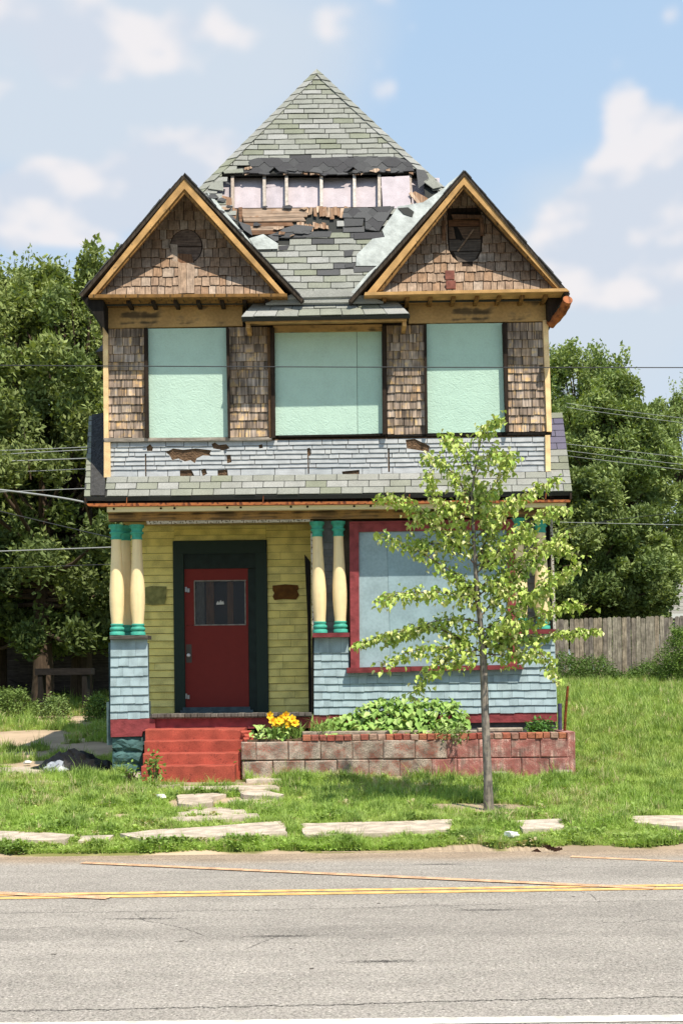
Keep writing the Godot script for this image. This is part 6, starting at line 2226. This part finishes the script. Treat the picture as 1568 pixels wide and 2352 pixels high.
func build_flower_bed() -> void:
	var g := RandomNumberGenerator.new()
	g.seed = 600
	# large leaved bush
	var at := P(905, 1690, 0.5)
	var b := thing("leafy_bush", "bright green bush with large heart shaped leaves in the planter", "bush", at)
	var lm := []
	for c in [Color(0.27, 0.43, 0.11), Color(0.33, 0.48, 0.14), Color(0.21, 0.35, 0.085), Color(0.40, 0.54, 0.19)]:
		var m := StandardMaterial3D.new()
		m.albedo_color = c.linear_to_srgb()
		m.roughness = 0.5
		m.metallic_specular = 0.35
		m.backlight_enabled = true
		m.backlight = Color(0.4, 0.4, 0.2)
		lm.append(m)
	var meshes := [leaf_mesh(0.125, 0.11, 0.15, true), leaf_mesh(0.105, 0.09, 0.25, true), leaf_mesh(0.085, 0.075, 0.2, true)]
	var stems := Shape.new()
	var profile := [[735, 1672], [760, 1655], [800, 1648], [830, 1625], [870, 1610], [905, 1605], [940, 1612], [980, 1608], [1020, 1605], [1050, 1612], [1065, 1640], [1078, 1668]]
	var top_at := func(px: float) -> float:
		for k in profile.size() - 1:
			if px <= profile[k + 1][0]:
				return lerpf(profile[k][1], profile[k + 1][1], (px - profile[k][0]) / float(profile[k + 1][0] - profile[k][0]))
		return 1668.0
	var n := 0
	while n < 300:
		var px := g.randf_range(737, 1074)
		var ty: float = top_at.call(px)
		var py := lerpf(ty - 6.0, 1690.0, pow(g.randf(), 1.25))
		var z := lerpf(0.2, 0.82, clampf((py - ty) / (1692.0 - ty), 0, 1)) + g.randf_range(-0.12, 0.12)
		var p := P(px, py, z) - at
		var bs := Basis(Vector3.UP, g.randfn(0, 0.9)) * Basis(Vector3.RIGHT, g.randf_range(0.15, 1.0)) * Basis(Vector3.BACK, g.randf_range(-0.6, 0.6))
		var o := put("leaf", meshes[g.randi() % 3], pick(lm), b)
		o.transform = Transform3D(bs.scaled(Vector3.ONE * g.randf_range(0.75, 1.2)), p)
		if n % 8 == 0:
			stems.tube([Vector3(p.x * 0.97, -0.05, p.z * 0.7), Vector3(p.x, p.y * 0.6, p.z * 0.9), p], [0.008, 0.006, 0.003], 5, false)
		n += 1
	var inner := []
	var inner_t := []
	for k in 620:
		var px := g.randf_range(740, 1072)
		var ty: float = top_at.call(px)
		var py := lerpf(ty + 2.0, 1694.0, g.randf())
		var z := lerpf(0.2, 0.78, clampf((py - ty) / (1692.0 - ty), 0, 1)) + g.randf_range(-0.16, 0.06)
		var bs := Basis(Vector3.UP, g.randfn(0, 1.1)) * Basis(Vector3.RIGHT, g.randf_range(0.1, 1.1)) * Basis(Vector3.BACK, g.randf_range(-0.6, 0.6))
		inner.append(Transform3D(bs.scaled(Vector3.ONE * g.randf_range(0.7, 1.15)), P(px, py, z) - at))
		inner_t.append(Color(0.24, 0.40, 0.10) * g.randf_range(0.7, 1.35))
	many("leaves", meshes[1], green(0.6), inner, inner_t, b)
	put("stem", stems, skin(c8(110, 140, 70), 0.8), b)
	# low pale herb in front of it and the grassy leaves to its left
	bush("low_herb", "low feathery herb at the right end of the leafy bush", "plant", P(1030, 1692, 0.9), 0.55, 0.07, 45, Color(0.22, 0.31, 0.11), 61)
	bush("low_herb", "small dark green fern like plant at the planter's right end", "plant", P(1240, 1684, 0.6), 0.4, 0.1, 60, Color(0.10, 0.22, 0.05), 62)
	var gm := green(0.45)
	var blades := tuft_mesh(71, 26, 0.32, 0.06, 0.016, 1.0)
	for k in 3:
		var gt := many("grass_clump", blades, gm, [frame(P([720, 752, 640][k], [1690, 1690, 1700][k], [0.6, 0.7, 0.75][k]), k * 2.0, 0, 0, 1.0), frame(P([735, 770, 655][k], [1691, 1690, 1702][k], [0.75, 0.6, 0.8][k]), k * 3.1 + 1, 0, 0, 0.9), frame(P([688, 676, 625][k], [1694, 1698, 1701][k], [0.7, 0.72, 0.8][k]), k * 1.3 + 2, 0, 0, 0.8)], [Color(0.22, 0.36, 0.08), Color(0.26, 0.40, 0.1), Color(0.2, 0.33, 0.07)])
		tag(gt, ["long arching grass blades just right of the porch corner", "grass blades among the left leaves of the bush", "grassy leaves at the foot of the yellow lilies"][k], "grass", "grass clumps in the planter", "stuff")
	# yellow lilies
	var base := P(645, 1702, 0.72)
	var lily := thing("yellow_lily", "clump of yellow lilies in flower at the planter's left end", "flowers", base)
	var pm := Shape.new()
	var rim := [Vector3(-0.017, -0.006, 0.022), Vector3(-0.022, -0.004, 0.042), Vector3(-0.012, 0.002, 0.06), Vector3(0.004, 0.004, 0.064), Vector3(0.014, 0.002, 0.058), Vector3(0.022, -0.004, 0.04), Vector3(0.017, -0.006, 0.022)]
	for k in 6:
		pm.tri(Vector3.ZERO, rim[k], rim[k + 1])
	var petals := pm.mesh()
	var ym := skin(c8(255, 206, 50), 0.55)
	ym.backlight_enabled = true
	ym.backlight = Color(0.4, 0.35, 0.2)
	var om := skin(c8(214, 120, 20), 0.6)
	var ls := Shape.new()
	for q in [[618, 1643], [626, 1655], [640, 1658], [634, 1664], [655, 1642], [652, 1649], [657, 1656], [666, 1664], [671, 1652], [677, 1661], [650, 1671], [660, 1668], [646, 1652]]:
		var p := P(q[0], q[1], 0.72 + g.randf_range(-0.08, 0.14)) - base
		ls.tube([Vector3(p.x * 0.3, -0.02, p.z * 0.3), Vector3(p.x * 0.7, p.y * 0.6, p.z * 0.7), p], [0.006, 0.005, 0.004], 5, false)
		var fl := part("flower", lily, p)
		var facing := Basis(Vector3.UP, g.randf_range(-0.7, 0.7)) * Basis(Vector3.RIGHT, g.randf_range(-0.5, 0.2))
		for k in 6:
			var o := put("petal", petals, ym, fl)
			o.transform = Transform3D(facing * Basis(Vector3.BACK, k * TAU / 6.0) * Basis(Vector3.RIGHT, -PI / 2 + 0.45), Vector3.ZERO)
		var cs := SphereMesh.new()
		cs.radius = 0.011
		cs.height = 0.02
		cs.radial_segments = 8
		cs.rings = 4
		var o2 := put("flower_eye", cs, om, fl)
		o2.position = facing * Vector3(0, 0, 0.012)
	put("stem", ls, skin(c8(104, 142, 62), 0.8), lily)
	for k in 84:
		var o := put("leaf", meshes[1 + g.randi() % 2], pick(lm), lily)
		var p := P(g.randf_range(576, 672), g.randf_range(1664, 1706), g.randf_range(0.55, 0.95)) - base
		o.transform = Transform3D((Basis(Vector3.UP, g.randfn(0, 1.0)) * Basis(Vector3.RIGHT, g.randf_range(0.1, 1.0))).scaled(Vector3.ONE * g.randf_range(0.6, 0.95)), p)
	# weeds before the steps
	for k in 3:
		bush("tall_weed", ["tall thin weed before the lowest red step", "leafy weed where the steps meet the planter wall", "thin weed leaning against the green block pier"][k], "weed", ground_at([355, 546, 300][k], [1806, 1790, 1800][k]), [0.22, 0.22, 0.18][k], [0.36, 0.3, 0.2][k], [26, 32, 14][k], Color(0.2, 0.32, 0.07), 80 + k, "weeds by the steps")

func build_odds() -> void:
	var g := RandomNumberGenerator.new()
	g.seed = 700
	# black tarp with a plastic bag before it
	var bl := skin(c8(16, 16, 18), 0.55, null, 1.0, T.lumps, 2.0)
	var st := SurfaceTool.new()
	st.begin(Mesh.PRIMITIVE_TRIANGLES)
	var c := ground_at(168, 1772)
	var nx := 30
	var ny := 14
	var fn := FastNoiseLite.new()
	fn.seed = 9
	fn.frequency = 1.6
	fn.fractal_octaves = 3
	for j in ny + 1:
		for i in nx + 1:
			var u := i / float(nx) * 2 - 1
			var v := j / float(ny) * 2 - 1
			var x := u * 0.66
			var z := v * 0.55
			var e := 1.0 - pow(absf(u), 3.0) - pow(absf(v), 3.0) * 0.8
			var y := maxf(0.0, e) * (0.09 + 0.10 * absf(fn.get_noise_2d(x * 2, z * 2)) * 2.0 + 0.14 * exp(-pow((u + 0.15) * 2.2, 2))) - 0.01
			st.add_vertex(Vector3(x + 0.04 * fn.get_noise_2d(z * 5, 3), y, z + 0.05 * fn.get_noise_2d(x * 5, 9)))
	for j in ny:
		for i in nx:
			var o := j * (nx + 1) + i
			for k in [o, o + 1, o + nx + 2, o, o + nx + 2, o + nx + 1]:
				st.add_index(k)
	st.generate_normals()
	var tarp := put("black_tarp", st.commit(), bl)
	tarp.position = c + Vector3(0, 0.01, -0.2)
	tag(tarp, "crumpled black tarp lying on the bare ground left of the green pier", "tarp")
	var bag := Shape.new()
	var bp := ground_at(131, 1780)
	var rings := []
	for j in 7:
		var row := []
		for i in 12:
			var a := TAU * i / 12.0
			var th := PI * 0.5 * j / 6.0
			var r := (0.15 * cos(th) + 0.02) * (1.0 + 0.35 * g.randf_range(-1, 1))
			row.append(Vector3(cos(a) * r, 0.19 * sin(th) * (1 + 0.2 * g.randf_range(-1, 1)), sin(a) * r * 0.7))
		rings.append(row)
	for j in 6:
		for i in 12:
			var o := (i + 1) % 12
			bag.quad(rings[j][o], rings[j][i], rings[j + 1][i], rings[j + 1][o])
	var bm := skin(c8(168, 174, 184), 0.3)
	bm.backlight_enabled = true
	bm.backlight = Color(0.4, 0.4, 0.42)
	var bagn := put("plastic_bag", bag, bm)
	bagn.position = bp + Vector3(0, 0.0, 0.06)
	tag(bagn, "crumpled clear plastic bag in front of the black tarp", "bag")
	# flat scraps
	for e in [[371, 1841, 0.10, c8(236, 236, 232), "white paper scrap in the grass left of the broken path", 0.05], [1173, 1931, 0.12, c8(240, 240, 236), "white crushed paper cup in the grass at the kerb", 0.06], [62, 1760, 0.1, c8(220, 220, 214), "white scrap at the left end of the black tarp", 0.05]]:
		var s := Shape.new()
		for k in 3:
			s.cbox(Vector3(g.randf_range(-0.03, 0.03), 0.03 + 0.012 * k, g.randf_range(-0.02, 0.02)), Vector3(e[2] * g.randf_range(0.6, 1.0), e[5] * 0.5, e[2] * 0.6), 0.006, 0.012, g)
		var o := put("litter", s, skin(e[3], 0.8))
		o.position = ground_at(e[0], e[1]) + Vector3(0, 0.02, 0)
		o.rotation.y = g.randf()
		tag(o, e[4], "litter")
	var s := Shape.new()
	for k in 9:
		var a := Vector3(g.randf_range(-0.1, 0.1), 0.01 + 0.03 * g.randf(), g.randf_range(-0.03, 0.03))
		var d := Vector3(g.randfn(0, 1), g.randf() * 0.5, g.randfn(0, 0.6)).normalized()
		s.prism([a, a + d * 0.09, a + d * 0.06 + Vector3(0.02, 0.03, 0.02)], Vector3(0, 0.004, 0.004))
	var dl := put("dead_leaves", s, skin(c8(92, 66, 52), 0.9, T.stain, 0.3))
	dl.position = road_at(1260, 1960) + Vector3(0, 0.0, 0)
	tag(dl, "small heap of brown dead leaves on the road by the kerb", "leaves")
	# post and stake at the right corner of the planter
	s = Shape.new()
	var p0 := P(1285.5, 1684, 0.3)
	var p1 := P(1284.5, 1616, 0.3)
	s.tube([p0 - Vector3(0, 0.35, 0), p1], [0.028, 0.028], 10)
	tag(put("pipe_post", s, skin(c8(84, 80, 112), 0.55, T.stain, 0.4)), "short blue purple pipe standing at the house's right corner", "post")
	s = Shape.new()
	s.tube([P(1295, 1700, 0.55), P(1297, 1650, 0.55), P(1303, 1576, 0.55)], [0.022, 0.02, 0.018], 8)
	tag(put("stake", s, skin(c8(170, 146, 132), 0.8, T.rust, 0.3)), "thin leaning rusty stake beside the planter's right end", "stake")
	# overhead wires
	var wm := skin(c8(58, 60, 64), 0.6)
	var pale := skin(c8(150, 154, 156), 0.6)
	for e in [
		[-300, 837, 7.0, 784, 843, 7.0, 1900, 844, 7.0, 0.0045, 0, "thin dark wire stretched across the front of the house"],
		[-200, 1041, -8.6, 220, 1026, -8.6, 700, 1000, -8.6, 0.009, 1, "uppermost of the pale wires behind the left skirt roof"],
		[-200, 1056, -9.0, 220, 1032, -9.0, 700, 1010, -9.0, 0.01, 1, "second pale wire from the top left of the skirt roof"],
		[-200, 1065, -8.8, 220, 1052, -8.8, 700, 1030, -8.8, 0.012, 1, "third pale wire from the top left of the skirt roof"],
		[-200, 1092, -9.2, 220, 1076, -9.2, 700, 1050, -9.2, 0.01, 1, "lowest but one of the pale wires left of the skirt roof"],
		[-200, 1138, -8.6, 220, 1121, -8.6, 700, 1100, -8.6, 0.009, 1, "lone pale wire just above the service cable"],
		[-200, 1273, -7.6, 230, 1258, -7.6, 700, 1240, -7.6, 0.013, 1, "bright wire crossing the dark trees beside the porch columns"],
		[-200, 1312, -7.6, 230, 1297, -7.6, 700, 1280, -7.6, 0.008, 0, "faint wire under the bright one at the left trees"],
		[900, 1190, -16.0, 1310, 1200, -16.0, 1900, 1213, -16.0, 0.008, 1, "pale wire beside the right columns above the fence"],
		[1300, 925, -15.0, 1440, 945, -15.0, 1900, 1000, -15.0, 0.006, 1, "uppermost wire over the right hand trees"],
		[1300, 934, -15.3, 1440, 955, -15.3, 1900, 1012, -15.3, 0.006, 1, "second wire from the top over the right hand trees"],
		[1200, 1008, -15.0, 1440, 1036, -15.0, 1900, 1090, -15.0, 0.0075, 1, "upper wire of the three beside the purple shingles"],
		[1200, 1022, -15.3, 1440, 1052, -15.3, 1900, 1106, -15.3, 0.0075, 1, "middle wire of the three beside the purple shingles"],
		[1200, 1034, -15.6, 1440, 1064, -15.6, 1900, 1118, -15.6, 0.0075, 1, "lowest wire of the three beside the purple shingles"],
		[-200, 1105, 0.5, 60, 1132, 0.5, 200, 1155, 0.45, 0.013, 1, "thick pale service cable running to the porch roof corner"],
		[-100, 1150, -6.0, 150, 1210, -6.0, 262, 1236, -4.0, 0.009, 0, "dark sagging cable running to the back of the house"],
		[1240, 1240, -15.0, 1440, 1190, -15.0, 1900, 1160, -15.0, 0.006, 0, "wire climbing to the photo's right edge above the fence"]]:
		s = Shape.new()
		var a := P(e[0], e[1], e[2])
		var m := P(e[3], e[4], e[5])
		var b := P(e[6], e[7], e[8])
		var path := []
		var rad := []
		var cu := 2.0 * m - (a + b) * 0.5
		for k in 17:
			var t := k / 16.0
			path.append(a.lerp(cu, t).lerp(cu.lerp(b, t), t))
			rad.append(e[9])
		s.tube(path, rad, 6)
		tag(put("overhead_wire", s, pale if e[10] else wm), e[11], "wire", "overhead wires")

func _ready() -> void:
	rng.seed = 20240611
	light_and_lens()
	paint_box()
	street()
	build_house()
	build_steps()
	build_planter()
	build_background()
	build_young_tree()
	build_flower_bed()
	build_odds()
	build_grass()
